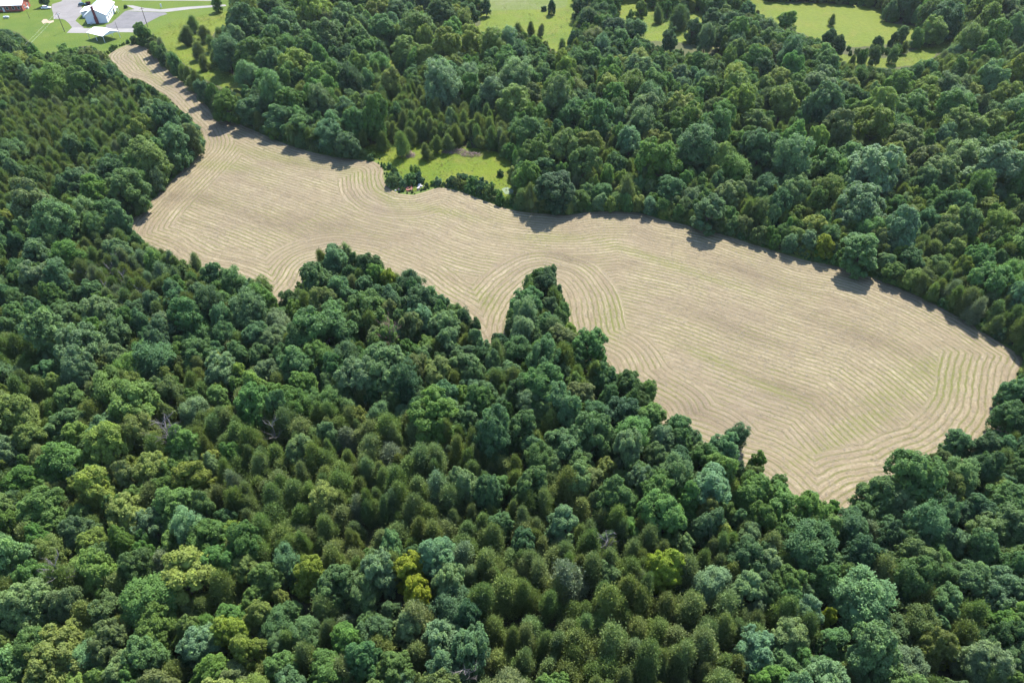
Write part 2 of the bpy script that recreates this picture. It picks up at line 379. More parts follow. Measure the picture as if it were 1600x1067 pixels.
# verge of grass round the hay field (a slightly larger sheet under it)
Fw = np.array(W_FIELD)
def offset_poly(P, d):
    n = len(P); out = []
    area = 0.5*np.sum(P[:, 0]*np.roll(P[:, 1], -1)-np.roll(P[:, 0], -1)*P[:, 1]); sg = 1 if area > 0 else -1
    for i in range(n):
        t = P[(i+2) % n]-P[i-2]; t /= (np.hypot(*t)+1e-9); out.append((P[i][0]+sg*d*t[1], P[i][1]-sg*d*t[0]))
    return out
ov = offset_poly(Fw, 1.4)
me = MB()
for i in range(len(Fw)):
    j = (i+1) % len(Fw)
    a, b, c, d = Fw[i], Fw[j], ov[j], ov[i]
    a = (a[0]*1.0, a[1]); me.quad((a[0], a[1], 0.012), (b[0], b[1], 0.012), (c[0], c[1], 0.012), (d[0], d[1], 0.012))
tag(me.build('verge', M['verge']), kind='structure')

# ------------------------------------------------------------------ the hay field: rows follow the edge, then the long upper side
ROW = 1.4
GS = 0.34
x0, y0 = Fw.min(0)-1; x1, y1 = Fw.max(0)+1
nx = int((x1-x0)/GS)+1; ny = int((y1-y0)/GS)+1
gx, gy = np.meshgrid(x0+np.arange(nx)*GS, y0+np.arange(ny)*GS)
PX, PY = gx.ravel(), gy.ravel()
ins = inpoly(PX, PY, W_FIELD).reshape(ny, nx)
cell = ins[:-1, :-1] | ins[1:, :-1] | ins[:-1, 1:] | ins[1:, 1:]
core = ins[:-1, :-1].astype(int)+ins[1:, :-1]+ins[:-1, 1:]+ins[1:, 1:]
cell = core >= 2
idx = np.arange(nx*ny).reshape(ny, nx)
Q = np.stack([idx[:-1, :-1][cell], idx[:-1, 1:][cell], idx[1:, 1:][cell], idx[1:, :-1][cell]], 1)
used = np.unique(Q); remap = np.full(nx*ny, -1); remap[used] = np.arange(len(used)); Q = remap[Q]
P2 = np.stack([PX[used], PY[used]], 1); inside = ins.ravel()[used]
dall, near, arc_b = polydist(P2, W_FIELD, True, True)
P2[~inside] = near[~inside]; dall[~inside] = 0
SPINE = smooth_line([gp(*p) for p in [(330, 214), (395, 203), (430, 219), (480, 236), (530, 250), (600, 272), (660, 292), (730, 306), (800, 330), (885, 338),
                     (960, 333), (1035, 346), (1130, 368), (1260, 407), (1405, 450), (1520, 508), (1605, 565)]], 3.0)
dsp, _, arc_s = polydist(P2, SPINE, False, True)
DB = 15.0+5.0*(vnoise(P2[:, 0], P2[:, 1], 45, 3)-.5)
def rowcoord(P, dall, dsp, DB):
    w = 0.3*(vnoise(P[:, 0], P[:, 1], 3.0, 20)-.5)+0.8*(vnoise(P[:, 0], P[:, 1], 9, 21)-.5)+0.9*(vnoise(P[:, 0], P[:, 1], 30, 22)-.5)
    r = np.where(dall < DB, dall+w, dsp+0.9+.55*w)
    return r/ROW
row = rowcoord(P2, dall, dsp, DB)
band = (dall < DB).astype(float)
ph = row-np.floor(row); sw = np.clip(1.2-np.abs(2*ph-1)*1.7, 0, 1)*np.clip(vnoise(P2[:, 0], P2[:, 1], 2.2, 41)*1.6-.05, 0, 1)
lump = 0.45+0.9*vnoise(P2[:, 0], P2[:, 1], 0.9, 31)
zz = 0.05+0.03*sw*lump+0.06*vnoise(P2[:, 0], P2[:, 1], 0.6, 32)
edge = np.clip(dall/0.8, 0, 1); zz = 0.016+edge*zz
V = np.stack([P2[:, 0], P2[:, 1], zz], 1)
fpx, fpy, _ = proj(P2[:, 0], P2[:, 1], 0)
def blobs(lst):
    v = np.zeros(len(P2))
    for (x, y, sx, sy, sl_) in lst:
        yy = fpy-y-(fpx-x)*sl_; v = np.maximum(v, np.exp(-((fpx-x)/sx)**2-(yy/sy)**2))
    return v
green = .95*blobs([(1480, 600, 40, 30, -.5), (1350, 660, 70, 14, -.4), (1110, 560, 45, 9, .42), (1200, 606, 45, 8, .4), (1445, 578, 55, 20, -.3), (1400, 615, 60, 12, -.3), (1310, 690, 80, 7, -.45), (560, 275, 30, 9, .3), (690, 330, 70, 6, .2), (955, 500, 22, 34, 0),
               (430, 245, 90, 7, .2), (1010, 400, 90, 5, .3), (860, 372, 60, 7, 0), (600, 305, 30, 12, .8), (760, 470, 20, 16, .5), (230, 110, 30, 9, .9), (1060, 420, 120, 5, .33), (350, 260, 60, 8, .1)])
brown = blobs([(1150, 520, 90, 16, .35), (1350, 525, 90, 18, .4), (1250, 620, 80, 22, .4), (500, 355, 110, 22, .12), (310, 310, 70, 16, .1), (880, 402, 60, 10, .1), (1080, 640, 60, 14, .5), (460, 255, 30, 6, .2), (1180, 430, 100, 12, .3), (320, 205, 30, 8, .6)])
fm = np_mesh('hay_field', V, [Q], M['hay'], {'row': row, 'along': np.where(dall < DB, arc_b, arc_s+977.0), 'green': green, 'brown': brown}, smooth=True)
tag(link(bpy.data.objects.new('hay_field', fm)), kind='structure')
# loose straw lying in the rows
n = 34000
sel = RS.choice(np.where((sw > RS.uniform(-.5, .7, len(sw))) & (dall > 0.7))[0], n)
c = V[sel]+np.stack([RS.uniform(-.25, .25, n), RS.uniform(-.25, .25, n), RS.uniform(.0, .05, n)], 1)
k = 3
c = np.repeat(c, k, 0)+np.concatenate([RS.uniform(-.22, .22, (n*k, 2)), RS.uniform(0, .05, (n*k, 1))], 1)
a = RS.uniform(0, 2*math.pi, n*k); L = RS.uniform(.14, .34, n*k); W = RS.uniform(.03, .08, n*k); tl = RS.uniform(-.25, .35, n*k)
tv = np.stack([np.cos(a), np.sin(a), tl], 1)*L[:, None]; bv = np.stack([-np.sin(a), np.cos(a), RS.uniform(-.6, .6, n*k)], 1)*W[:, None]
VV = np.stack([c-tv, c+bv, c+tv], 1).reshape(-1, 3)
tri = np.arange(len(VV)).reshape(-1, 3)
hm = np_mesh('cut_hay', VV, [tri], M['straw'])
tag(link(bpy.data.objects.new('cut_hay', hm)), 'pale cut hay lying in rows over the mown field', 'hay', kind='stuff')

# ------------------------------------------------------------------ tree prototypes (unit crown radius)
def ico(sub=1):
    import bmesh
    bm = bmesh.new(); bmesh.ops.create_icosphere(bm, subdivisions=sub, radius=1.0)
    v = np.array([p.co[:] for p in bm.verts]); f = np.array([[q.index for q in x.verts] for x in bm.faces]); bm.free(); return v, f
ICO = ico(1)
def unit(a): return a/(np.linalg.norm(a, axis=-1, keepdims=True)+1e-9)
def leaf_quads(c, nrm, size, rs, asp=0.62, fold=0.18):
    n = len(c); t = unit(np.cross(nrm, rs.normal(size=(n, 3)))); b = np.cross(nrm, t)
    s = (size*rs.uniform(.7, 1.35, n))[:, None]
    V = np.stack([c-t*s-nrm*s*fold, c-b*s*asp, c+t*s-nrm*s*fold, c+b*s*asp], 1).reshape(-1, 3)
    return V, np.arange(len(V)).reshape(-1, 4)
def crown_broad(seed, nl=17, sub=13, leaves=36, leaf=0.062, zc=1.25, up=1.12, dn=1.05, feather=0.0, flat=0.55, heads=0):
    rs = np.random.RandomState(seed)
    nh = heads if heads else rs.randint(3, 6)
    th0 = rs.uniform(0, 6.28); LC = []; LR = []
    for h in range(nh):
        a_ = th0+h*6.283/nh+rs.uniform(-.4, .4); rad = rs.uniform(.26, .50); hr = rs.uniform(.42, .66)
        if h == 0: rad = .12; hr = rs.uniform(.58, .70)
        hc = np.array([rad*math.cos(a_), rad*math.sin(a_), (rs.uniform(.05, .40) if h == 0 else rs.uniform(-.42, .30))*up])
        n_ = max(4, int(round(nl*hr/(.52*nh)))); i = np.arange(n_)+.5; z = 1-1.62*i/n_; th = i*2.39996+rs.uniform(0, 6)
        d = unit(np.stack([np.sqrt(np.maximum(1-z*z, 0))*np.cos(th), np.sqrt(np.maximum(1-z*z, 0))*np.sin(th), z], 1)+rs.normal(0, .22, (n_, 3)))
        r_ = hr*rs.uniform(.34, .62, n_)
        c_ = hc+d*(hr-r_*.75)[:, None]*np.array([1, 1, 1.18])*rs.uniform(.82, 1.16, (n_, 1))
        LC.append(c_); LR.append(r_)
    lc = np.concatenate(LC); lr = np.concatenate(LR); nl = len(lr)
    lc[:, 2] = np.where(lc[:, 2] > 0, lc[:, 2]*up, lc[:, 2]*dn)
    # skirt of low foliage so that no bare stem shows at a wood's edge
    k_ = 6; a_ = np.arange(k_)*6.283/k_+rs.uniform(-.3, .3, k_)
    lc = np.concatenate([lc, np.stack([.5*np.cos(a_), .5*np.sin(a_), rs.uniform(-.75, -.45, k_)*dn], 1)]); lr = np.concatenate([lr, rs.uniform(.28, .38, k_)]); nl = len(lr)
    lc = np.concatenate([lc, [[0, 0, 0.05]]]); lr = np.concatenate([lr, [0.42]])
    C, N, VAR = [], [], []
    for k in range(nl):
        outd = unit(lc[k]*np.array([1, 1, 1.0])+np.array([0, 0, .25]))
        pd = unit(rs.normal(size=(sub*2, 3))+outd*1.1)[:sub]
        for p in range(sub):
            pc = lc[k]+pd[p]*lr[k]*rs.uniform(.78, 1.04); prr = rs.uniform(.08, .19)
            m = int(leaves*rs.uniform(.7, 1.3))
            ld = unit(rs.normal(size=(m, 3))+pd[p]*.9+np.array([0, 0, .45]))
            ps = pc+ld*prr*(rs.uniform(.45, 1.08, m)**.7)[:, None]*(1+feather*rs.uniform(-.4, .9, (m, 1)))
            C.append(ps); N.append(unit(ld*.65+np.array([0, 0, flat])+rs.normal(0, .42, (m, 3))))
            VAR.append(np.full(m, np.clip(rs.normal(.5, .22), 0, 1)))
    C = np.concatenate(C); N = np.concatenate(N); VAR = np.concatenate(VAR)
    keep = np.ones(len(C), bool)
    for k in range(nl+1): keep &= np.linalg.norm(C-lc[k], axis=1) > lr[k]*.70
    C, N, VAR = C[keep], N[keep], VAR[keep]
    V, F4 = leaf_quads(C, N, leaf, rs); va = np.repeat(VAR, 4)
    cv = []; cf = []
    for k in range(nl+1):
        v = ICO[0]*(1+rs.uniform(-.12, .12, (len(ICO[0]), 1)))*lr[k]*.70+lc[k]
        cf.append(ICO[1]+len(V)+len(cv)*len(ICO[0])); cv.append(v)
    cv = np.concatenate(cv); va = np.concatenate([va, np.full(len(cv), .35)])
    V = np.concatenate([V, cv]); V[:, 2] += zc
    V[:, 2] = np.maximum(V[:, 2], 0.06)
    return V, [F4, np.concatenate(cf)], va
def crown_cedar(seed, H=4.2, z0=0.35, nb=120, per=105, second=0.0, sharp=0.62):
    rs = np.random.RandomState(seed)
    def prof(t): return np.minimum(1.0, (t/.16)**.5+.15*(t < .16))*np.clip(1-t, 0, 1)**sharp
    t = rs.uniform(0, 1, nb)**.86; th = np.arange(nb)*2.39996+rs.uniform(-.3, .3, nb)
    q1, q2, q3 = rs.uniform(0, 6.28, 3); sk = rs.uniform(-.30, .30, 2); A1, A2 = rs.uniform(.12, .30), rs.uniform(.10, .22)
    def lobf(th, t): return 1+A1*np.sin(th*2+q1+t*1.5)+A2*np.sin(th*3+t*8+q2)+.08*np.sin(th*5+t*14+q3)
    r = prof(t)*rs.uniform(.72, 1.18, nb)*lobf(th, t)
    tw = rs.uniform(0, 1, nb) < second                          # a second leader beside the first
    bc = np.stack([r*np.cos(th)+sk[0]*t, r*np.sin(th)+sk[1]*t, z0+t*(H-z0)], 1); od = unit(np.stack([np.cos(th), np.sin(th), .6+1.6*t], 1))
    bc[tw] = bc[tw]*np.array([.62, .62, .80])+np.array([.55*math.cos(q3), .55*math.sin(q3), 0])
    C = []; T = []; VAR = []
    for k in range(nb):
        m = int(per*rs.uniform(.6, 1.3))
        p = bc[k]+rs.normal(0, 1, (m, 3))*np.array([.16, .16, .20])-od[k]*rs.uniform(0, .28, (m, 1))
        C.append(p); T.append(unit(od[k]+rs.normal(0, .55, (m, 3)))); VAR.append(np.full(m, np.clip(rs.normal(.45, .2), 0, 1)))
    C = np.concatenate(C); T = np.concatenate(T); VAR = np.concatenate(VAR); n = len(C)
    b = unit(np.cross(T, rs.normal(size=(n, 3)))); L = rs.uniform(.05, .105, (n, 1)); W = L*rs.uniform(.30, .48, (n, 1))
    V = np.stack([C-b*W, C+b*W, C+T*L*1.5], 1).reshape(-1, 3); F3 = np.arange(len(V)).reshape(-1, 3); va = np.repeat(VAR, 3)
    ts = np.linspace(0, 1, 9); K = 10; cv = []
    for q in ts:
        for j in range(K):
            a = 2*math.pi*j/K; rr = (prof(np.array(max(q, .02)))*.74+.01)*float(lobf(np.array(a), q))*(.92 if second == 0 else .82)*(1+rs.uniform(-.1, .1))
            cv.append((rr*math.cos(a)+sk[0]*q, rr*math.sin(a)+sk[1]*q, z0+.05+q*(H-z0)*.95))
    cf = []
    for q in range(8):
        for j in range(K): cf.append((q*K+j, q*K+(j+1) % K, (q+1)*K+(j+1) % K, (q+1)*K+j))
    cf = np.array(cf)+len(V); V = np.concatenate([V, cv]); va = np.concatenate([va, np.full(len(cv), .35)])
    return V, [F3, cf], va
def trunk_mesh(name, seed, r=0.075, top=1.5, limbs=6, mat=None, spread=.62, lz=.75):
    rs = random.Random(seed); m = MB()
    pts = [(0, 0, -.05)]; x = y = 0
    for i in range(1, 6):
        x += rs.uniform(-.03, .03); y += rs.uniform(-.03, .03); pts.append((x, y, top*i/5))
    m.tube(pts, [r*1.25, r, r*.85, r*.7, r*.5, r*.25], 7)
    for k in range(limbs):
        a = k*2.4+rs.uniform(-.4, .4); z = top*rs.uniform(.38, .85); s = spread*rs.uniform(.6, 1.1)
        q = [(0, 0, z), (s*.45*math.cos(a), s*.45*math.sin(a), z+.16), (s*math.cos(a), s*math.sin(a), z+.42*lz)]
        m.tube(q, [r*.45, r*.3, r*.12], 5)
    return m.mesh(name, mat or M['bark'])
NBROAD, NCEDAR, NSHRUB = 12, 9, 5
BROAD, CEDAR, SHRUB = [], [], []
for i in range(NBROAD):
    kw = dict(nl=24+(i % 3)*4, sub=13, leaves=66, leaf=.037)
    if i in (6, 7): kw = dict(nl=26, sub=13, leaves=60, leaf=.034, feather=.9, flat=.8)     # feathery, looser crowns
    if i == 8: kw = dict(nl=20, sub=15, leaves=66, leaf=.040)
    V, F, va = crown_broad(100+i, **kw)
    BROAD.append((np_mesh('crown', V, F, M['leaf'], {'var': va}), trunk_mesh('trunk', 200+i)))
for i in range(NCEDAR):
    V, F, va = crown_cedar(300+i, sharp=(.50, .42, .58, .46, .36, .54, .64, .40, .48)[i], nb=120+12*(i % 3), second=(0, .3, 0, .35, .25, 0, 0, .4, .15)[i])
    CEDAR.append((np_mesh('crown', V, F, M['needle'], {'var': va}), trunk_mesh('trunk', 400+i, .09, 3.6, 4, None, .4, .3)))
for i in range(NSHRUB):
    V, F, va = crown_broad(500+i, nl=10, sub=10, leaves=30, leaf=.070, zc=.62, up=.9, dn=.62, heads=3)
    SHRUB.append((np_mesh('crown', V, F, M['leaf'], {'var': va}), trunk_mesh('trunk', 600+i, .05, .7, 4, None, .5, .5)))
HB, HC, HS = 2.42, 4.3, 1.55         # unit heights

# ------------------------------------------------------------------ where every tree stands
TINT = {'T': (.073, .138, .054), 'G': (.088, .165, .038), 'P': (.120, .192, .088), 'L': (.165, .210, .046), 'Y': (.165, .200, .026),
        'O': (.112, .145, .050), 'C': (.122, .158, .052), 'S': (.140, .178, .098), 'D': (.046, .098, .044), 'B': (.16, .11, .07), 'M': (.135, .168, .030)}
HAND = [  # x, y, radius in pixels, colour
 (395,160,27,'D'),(430,174,27,'T'),(470,187,27,'T'),(510,198,29,'T'),(540,213,25,'T'),(350,160,24,'G'),(415,128,24,'G'),
 (510,58,34,'T'),(540,28,28,'T'),(460,105,27,'L'),(520,118,27,'G'),(562,62,28,'T'),(378,32,30,'D'),(440,42,30,'T'),(490,72,26,'G'),(395,80,28,'G'),(420,10,26,'T'),(480,10,26,'G'),(590,100,20,'G'),
 (690,132,36,'P'),(695,74,33,'L'),(650,40,30,'G'),(668,92,22,'L'),(600,45,26,'T'),(620,18,24,'T'),(690,15,24,'T'),(735,18,16,'T'),(760,10,10,'T'),
 (862,9,8,'D'),(918,28,19,'D'),(955,46,22,'D'),(990,46,20,'T'),(870,130,33,'G'),(1003,172,30,'P'),(1050,168,20,'P'),(1045,62,14,'T'),(1068,20,15,'D'),(1000,12,10,'L'),(1140,40,22,'T'),(1168,48,20,'T'),(1110,30,17,'D'),(930,95,20,'G'),
 (828,213,34,'T'),(872,280,38,'D'),(845,262,22,'T'),(920,230,26,'L'),(985,225,28,'P'),(960,150,28,'G'),(900,180,26,'T'),(1090,235,40,'T'),(1150,262,30,'G'),(1240,300,30,'P'),(1045,285,28,'T'),(1110,318,34,'T'),(1200,290,22,'D'),
 (1350,387,40,'T'),(1425,355,26,'P'),(1425,402,24,'T'),(1291,384,15,'Y'),(1266,372,18,'P'),(1245,365,16,'L'),(1330,352,17,'L'),(1345,318,40,'P'),(1480,345,28,'L'),(1490,392,20,'L'),
 (1285,122,22,'P'),(1447,140,26,'L'),(1376,134,13,'L'),(1425,165,30,'G'),(1370,258,50,'P'),(1562,262,44,'P'),(1463,42,20,'L'),(1482,22,28,'D'),(1294,60,14,'D'),(1340,190,26,'L'),(1400,200,28,'G'),(1490,170,34,'G'),(1540,200,28,'L'),
 (1398,62,9,'D'),(1370,68,10,'D'),(1410,50,9,'T'),(1434,58,11,'G'),(1398,84,10,'G'),(1310,70,13,'D'),(1230,35,20,'G'),(1215,60,18,'T'),(1180,75,18,'D'),(1190,110,22,'D'),
 (95,345,45,'T'),(150,298,30,'G'),(192,290,34,'T'),(232,248,32,'L'),(60,400,34,'T'),(105,405,26,'G'),(150,490,27,'P'),(272,222,30,'T'),(240,180,19,'P'),(300,210,18,'T'),(152,165,13,'P'),(22,235,20,'P'),(80,122,30,'G'),(120,130,26,'G'),(215,260,24,'G'),
 (15,65,24,'D'),(48,82,14,'D'),(110,90,22,'G'),(145,95,18,'O'),(222,50,15,'G'),(338,4,9,'G'),(66,-6,10,'D'),
 (297,498,38,'T'),(382,490,34,'T'),(242,560,37,'T'),(345,575,30,'P'),(508,505,46,'T'),(578,480,36,'G'),(490,440,30,'T'),(527,402,27,'T'),(575,418,24,'D'),(450,475,20,'D'),(560,590,36,'P'),(480,600,24,'G'),(330,430,22,'T'),(370,440,22,'T'),(410,455,18,'G'),(290,425,18,'O'),
 (606,444,13,'Y'),(640,442,25,'D'),(662,500,28,'P'),(700,535,30,'T'),(600,575,38,'T'),(722,572,30,'T'),(752,560,22,'D'),(740,510,15,'D'),(690,478,20,'D'),(590,530,22,'O'),(640,545,22,'G'),
 (852,442,25,'D'),(828,476,24,'T'),(846,508,20,'P'),(872,458,13,'T'),(880,490,12,'G'),(800,500,14,'G'),(780,535,15,'D'),(808,548,25,'T'),(850,545,22,'G'),(925,540,28,'G'),(890,522,15,'L'),
 (842,598,40,'T'),(950,590,28,'D'),(985,605,26,'T'),(1012,612,16,'G'),(910,622,27,'O'),(975,642,30,'D'),(1060,668,28,'T'),(985,680,30,'G'),(880,690,34,'T'),(850,645,26,'P'),(950,730,22,'L'),(995,735,25,'T'),(1060,720,26,'D'),(1130,700,28,'T'),(1150,680,18,'D'),(1185,720,18,'G'),
 (1110,762,44,'P'),(1172,772,34,'G'),(960,778,38,'T'),(877,815,32,'P'),(985,830,22,'G'),(945,842,16,'P'),(1125,832,24,'L'),(1210,760,18,'G'),
 (950,905,23,'P'),(1033,892,29,'Y'),(1110,910,34,'P'),(1122,965,17,'L'),(865,915,17,'L'),(1072,855,20,'P'),(1165,870,35,'T'),(1180,1020,34,'P'),(1180,955,16,'P'),
 (485,903,28,'Y'),(640,900,24,'Y'),(650,935,22,'Y'),(730,895,18,'P'),(570,930,30,'P'),(590,985,30,'T'),(690,1000,40,'P'),(545,1005,34,'G'),(480,985,30,'T'),(430,975,26,'T'),(510,1045,38,'G'),(612,1045,32,'G'),(437,930,14,'L'),(440,1045,34,'G'),
 (468,705,30,'P'),(500,785,28,'L'),(515,680,24,'P'),(562,648,18,'L'),(390,630,35,'G'),(300,640,28,'P'),(330,722,20,'L'),(240,735,32,'L'),(272,790,36,'G'),
 (110,625,30,'G'),(172,608,40,'G'),(162,675,34,'P'),(100,720,40,'G'),(48,690,30,'L'),(150,745,26,'G'),(40,755,30,'G'),(200,805,36,'L'),(60,802,40,'G'),(150,852,28,'L'),(330,840,34,'G'),(270,850,26,'G'),
 (290,905,50,'L'),(128,890,26,'L'),(40,945,50,'P'),(240,985,40,'G'),(372,990,27,'Y'),(312,1005,34,'P'),(75,1040,45,'L'),(195,1040,32,'P'),(382,890,28,'L'),(170,945,32,'O'),(330,1050,36,'G'),
 (905,12,14,'D'),(940,18,14,'T'),(965,78,18,'T'),(900,88,16,'T'),(1082,44,15,'D'),(1128,56,17,'T'),(1152,66,17,'D'),(1165,20,15,'T'),(1186,44,16,'G'),(1590,612,26,'T'),
 (1430,748,50,'T'),(1370,775,34,'T'),(1335,830,34,'D'),(1270,848,46,'T'),(1228,905,32,'G'),(1266,788,22,'P'),(1300,800,16,'G'),(1558,768,20,'L'),(1540,832,32,'P'),(1490,842,22,'P'),(1430,875,36,'O'),(1350,942,46,'P'),(1440,975,38,'O'),(1520,905,40,'T'),(1560,925,36,'P'),(1590,870,30,'T'),
 (1232,1000,36,'P'),(1420,1045,40,'P'),(1540,1030,46,'P'),(1500,692,24,'T'),(1582,655,30,'T'),(1540,700,26,'T'),(1500,745,30,'P'),(1572,705,28,'T'),(1470,722,20,'O'),(1285,972,14,'Y'),(1482,1030,14,'Y'),(1300,1000,30,'T'),
]
CEDZ = [  # cedar-rich ground, share of cedars, crown radius range in metres
 ([(-40,150),(40,120),(110,150),(180,125),(240,150),(290,180),(230,175),(205,240),(130,280),(60,325),(-40,380)], .96, (1.3, 2.1)),
 ([(140,372),(205,360),(300,408),(345,430),(275,452),(255,485),(150,478),(110,440)], .92, (1.5, 2.2)),
 ([(-40,520),(60,540),(60,640),(-40,650)], .8, (1.8, 2.5)),
 ([(270,660),(420,610),(470,640),(560,650),(640,660),(800,700),(920,790),(1000,820),(1110,850),(1210,1000),(1120,1090),(740,1090),(730,900),(620,850),(560,900),(400,870),(320,760)], .93, (1.35, 2.45)),
 ([(560,135),(620,120),(700,160),(760,150),(800,190),(800,235),(700,240),(600,200)], .85, (1.6, 2.3)),
 ([(1395,425),(1480,425),(1610,495),(1620,560),(1570,535),(1480,480)], .85, (1.6, 2.3)),
 ([(880,200),(1040,230),(1010,290),(900,300)], .6, (1.6, 2.4)),
 ([(1180,150),(1620,110),(1620,420),(1450,420),(1200,260)], .38, (1.6, 2.5)),
 ([(1480,30),(1640,20),(1640,180),(1440,180)], .5, (1.6, 2.4)),
 ([(330,20),(345,20),(350,110),(300,110)], .9, (1.6, 2.6)),
 ([(100,640),(270,560),(420,600),(300,700)], .3, (1.5, 2.2)),
]
def palette(x, y):
    if x < 430 and y > 560: return 'GGGGLLLPPTOO'
    if y > 560 and x > 1200: return 'TTTTTPPPOGGD'
    if y > 380 and x < 1250: return 'TTTTTDPPPGGO'
    if x > 1150: return 'TTGGGLLLOOPP'
    if x > 560: return 'TTTGGGGLLPPO'
    return 'TTTTGGGLPPDO'
acc = []      # (kind, X, Y, R, H, tintkey, hand)
class Taken:
    """spatial hash of occupied discs"""
    def __init__(s, c=6.0): s.c = c; s.d = {}; s.rm = 0.0
    def free(s, X, Y, R, f):
        q = f*(R+s.rm); c = s.c
        for i in range(int((X-q)//c), int((X+q)//c)+1):
            for j in range(int((Y-q)//c), int((Y+q)//c)+1):
                for (a, b, r) in s.d.get((i, j), ()):
                    if (a-X)**2+(b-Y)**2 < (f*(R+r))**2: return False
        return True
    def add(s, X, Y, R): s.d.setdefault((int(X//s.c), int(Y//s.c)), []).append((X, Y, R)); s.rm = max(s.rm, R)
TK = Taken()
def push(kind, X, Y, R, H, key, hand=False):
    acc.append((kind, X, Y, R, H, key, hand)); TK.add(X, Y, R)
for (x, y, r, key) in HAND:
    for it in range(1):
        X, Y = gp(x, y, 6.0); _, _, mpp = proj(X, Y, 6.0)
        Rm = r*mpp; Hm = 2.1*Rm+2.6
        X, Y = gp(x, y, Hm*.54); _, _, mpp = proj(X, Y, Hm*.54); Rm = r*mpp*.93; Hm = 2.05*Rm+2.6
        if inpoly([X], [Y], W_FIELD)[0] and y < 450 and x > 560:      # foot back behind the field edge
            _, nr = polydist(np.array([[X, Y]]), W_FIELD, True); X, Y = nr[0, 0], nr[0, 1]+1.0
    if polydist(np.array([[X, Y]]), [gp(*q) for q in F_TOP])[0][0] < 10: Hm = min(Hm, 1.45*Rm+3.0)
    if key == 'Y': Rm *= 1.12; Hm += 1.6
    push('b', X, Y, float(Rm), float(Hm), key, True)
    if key == 'Y': TK.add(X-.15*Rm, Y-2.2, Rm*1.15)
def ok_place(X, Y, R, H):
    """keeps crowns clear of open ground: the foot on the ground and the crown against what lies behind it"""
    X, Y, R, H = [np.asarray(q, float) for q in (X, Y, R, H)]
    ok = ~inpoly(X, Y, W_FIELD)
    for (qx, qz) in ((0, 0), (0, .98), (-.6, .8), (.6, .8), (-.85, .5), (.85, .5), (0, .5)):
        px, py, _ = proj(X+qx*R, Y, H*qz)
        for poly in OPEN: ok &= ~inpoly(px, py, poly)
    return ok
def cand(n):
    Y = RS.uniform(24, 500, n); half = .5625*Y+84; X = RS.uniform(-1, 1, n)*half
    keep = RS.uniform(0, 1, n) < .35+.65*half/365.0      # evens out the density towards the far end
    return X[keep], Y[keep]
def hashcell(X, Y, s=7.0): return vnoise(X, Y, s, 77)*.55+vnoise(X, Y, s*.37, 78)*.45
def cedar_share(px, py):
    sh = np.full(len(px), .14); lo = np.full(len(px), 1.6); hi = np.full(len(px), 2.5)
    for poly, s_, rr in CEDZ[::-1]:
        m = inpoly(px, py, poly); sh[m] = s_; lo[m] = rr[0]; hi[m] = rr[1]
    return .5+(sh-.5)*.62, lo, hi            # value noise is bunched round one half
def place_broad(n, rlo, rhi, f, ymin=0):
    X, Y = cand(n); X, Y = X[Y > ymin], Y[Y > ymin]; n = len(X); R = RS.uniform(0, 1, n)**1.3*(rhi-rlo)+rlo; hv = hashcell(X, Y); rd = RS.uniform(0, 1, (n, 3))
    px, py, _ = proj(X, Y, R*1.5); t, _, _ = cedar_share(px, py); H = (2.15*R+3.2)*(.80+.45*rd[:, 0])
    de, _ = polydist(np.stack([X, Y], 1), [gp(*q) for q in F_TOP]); H = np.where((de < 8) & (de < 1.5*R+3), np.minimum(H, 5.5+.3*de), H); R = np.minimum(R, H*.42)
    for i in np.where((hv >= t) & ok_place(X, Y, R, H))[0]:
        if not TK.free(X[i], Y[i], R[i], f): continue
        pal = palette(px[i], py[i]); key = pal[int(rd[i, 1]*len(pal))]
        push('b', float(X[i]), float(Y[i]), float(R[i]), float(H[i]), key)
def place_cedar(n, f, extra=.25):
    X, Y = cand(n); n = len(X); u = RS.uniform(0, 1, n); hv = hashcell(X, Y); rd = RS.uniform(0, 1, (n, 3))
    px, py, _ = proj(X, Y, 5.0); t, lo, hi = cedar_share(px, py)
    R = lo+u**1.2*(hi-lo); H = (.9+R*.5)*HC*(.60+.62*rd[:, 0])
    for i in np.where(((hv <= t) | (rd[:, 2] < extra)) & ok_place(X, Y, R, H))[0]:
        if not TK.free(X[i], Y[i], R[i], f): continue
        push('c', float(X[i]), float(Y[i]), float(R[i]), float(H[i]), 'S' if rd[i, 1] < (.42 if inpoly([px[i]], [py[i]], CEDZ[1][0])[0] else .07) else 'C')
place_broad(2600, 4.8, 7.2, .66, 195)
place_broad(1200, 4.4, 6.0, .72)
place_broad(16000, 2.7, 4.3, .62)
place_broad(30000, 1.8, 3.0, .58)
place_cedar(90000, .55, .22)
place_broad(24000, 1.4, 2.1, .58)
# lone cedars on the glade and in the pastures
for (x, y, r) in [(596,222,13),(626,232,17),(642,215,12),(666,234,11),(682,225,12),(608,205,12),(655,205,12),(700,222,12),(590,196,10),
                  (812,52,11),(830,45,9),(845,47,8),(880,72,9),(918,75,10),(1030,26,10),(1058,36,15),(1092,52,10),(310,82,13),(290,60,14),(320,55,12),(302,40,12),(328,70,12),(335,90,12),(345,60,13),(318,98,11),
                  (195,128,8),(1330,100,10),(1350,88,8),(1300,30,7)]:
    X, Y = gp(x, y, 3.4); _, _, mpp = proj(X, Y, 3.4); Rm = float(r*mpp)*(.82 if x < 400 else .84)
    push('c', X, Y, Rm*.92, Rm*(2.5 if x < 400 else 2.9), 'C', True)
NF = len(acc)
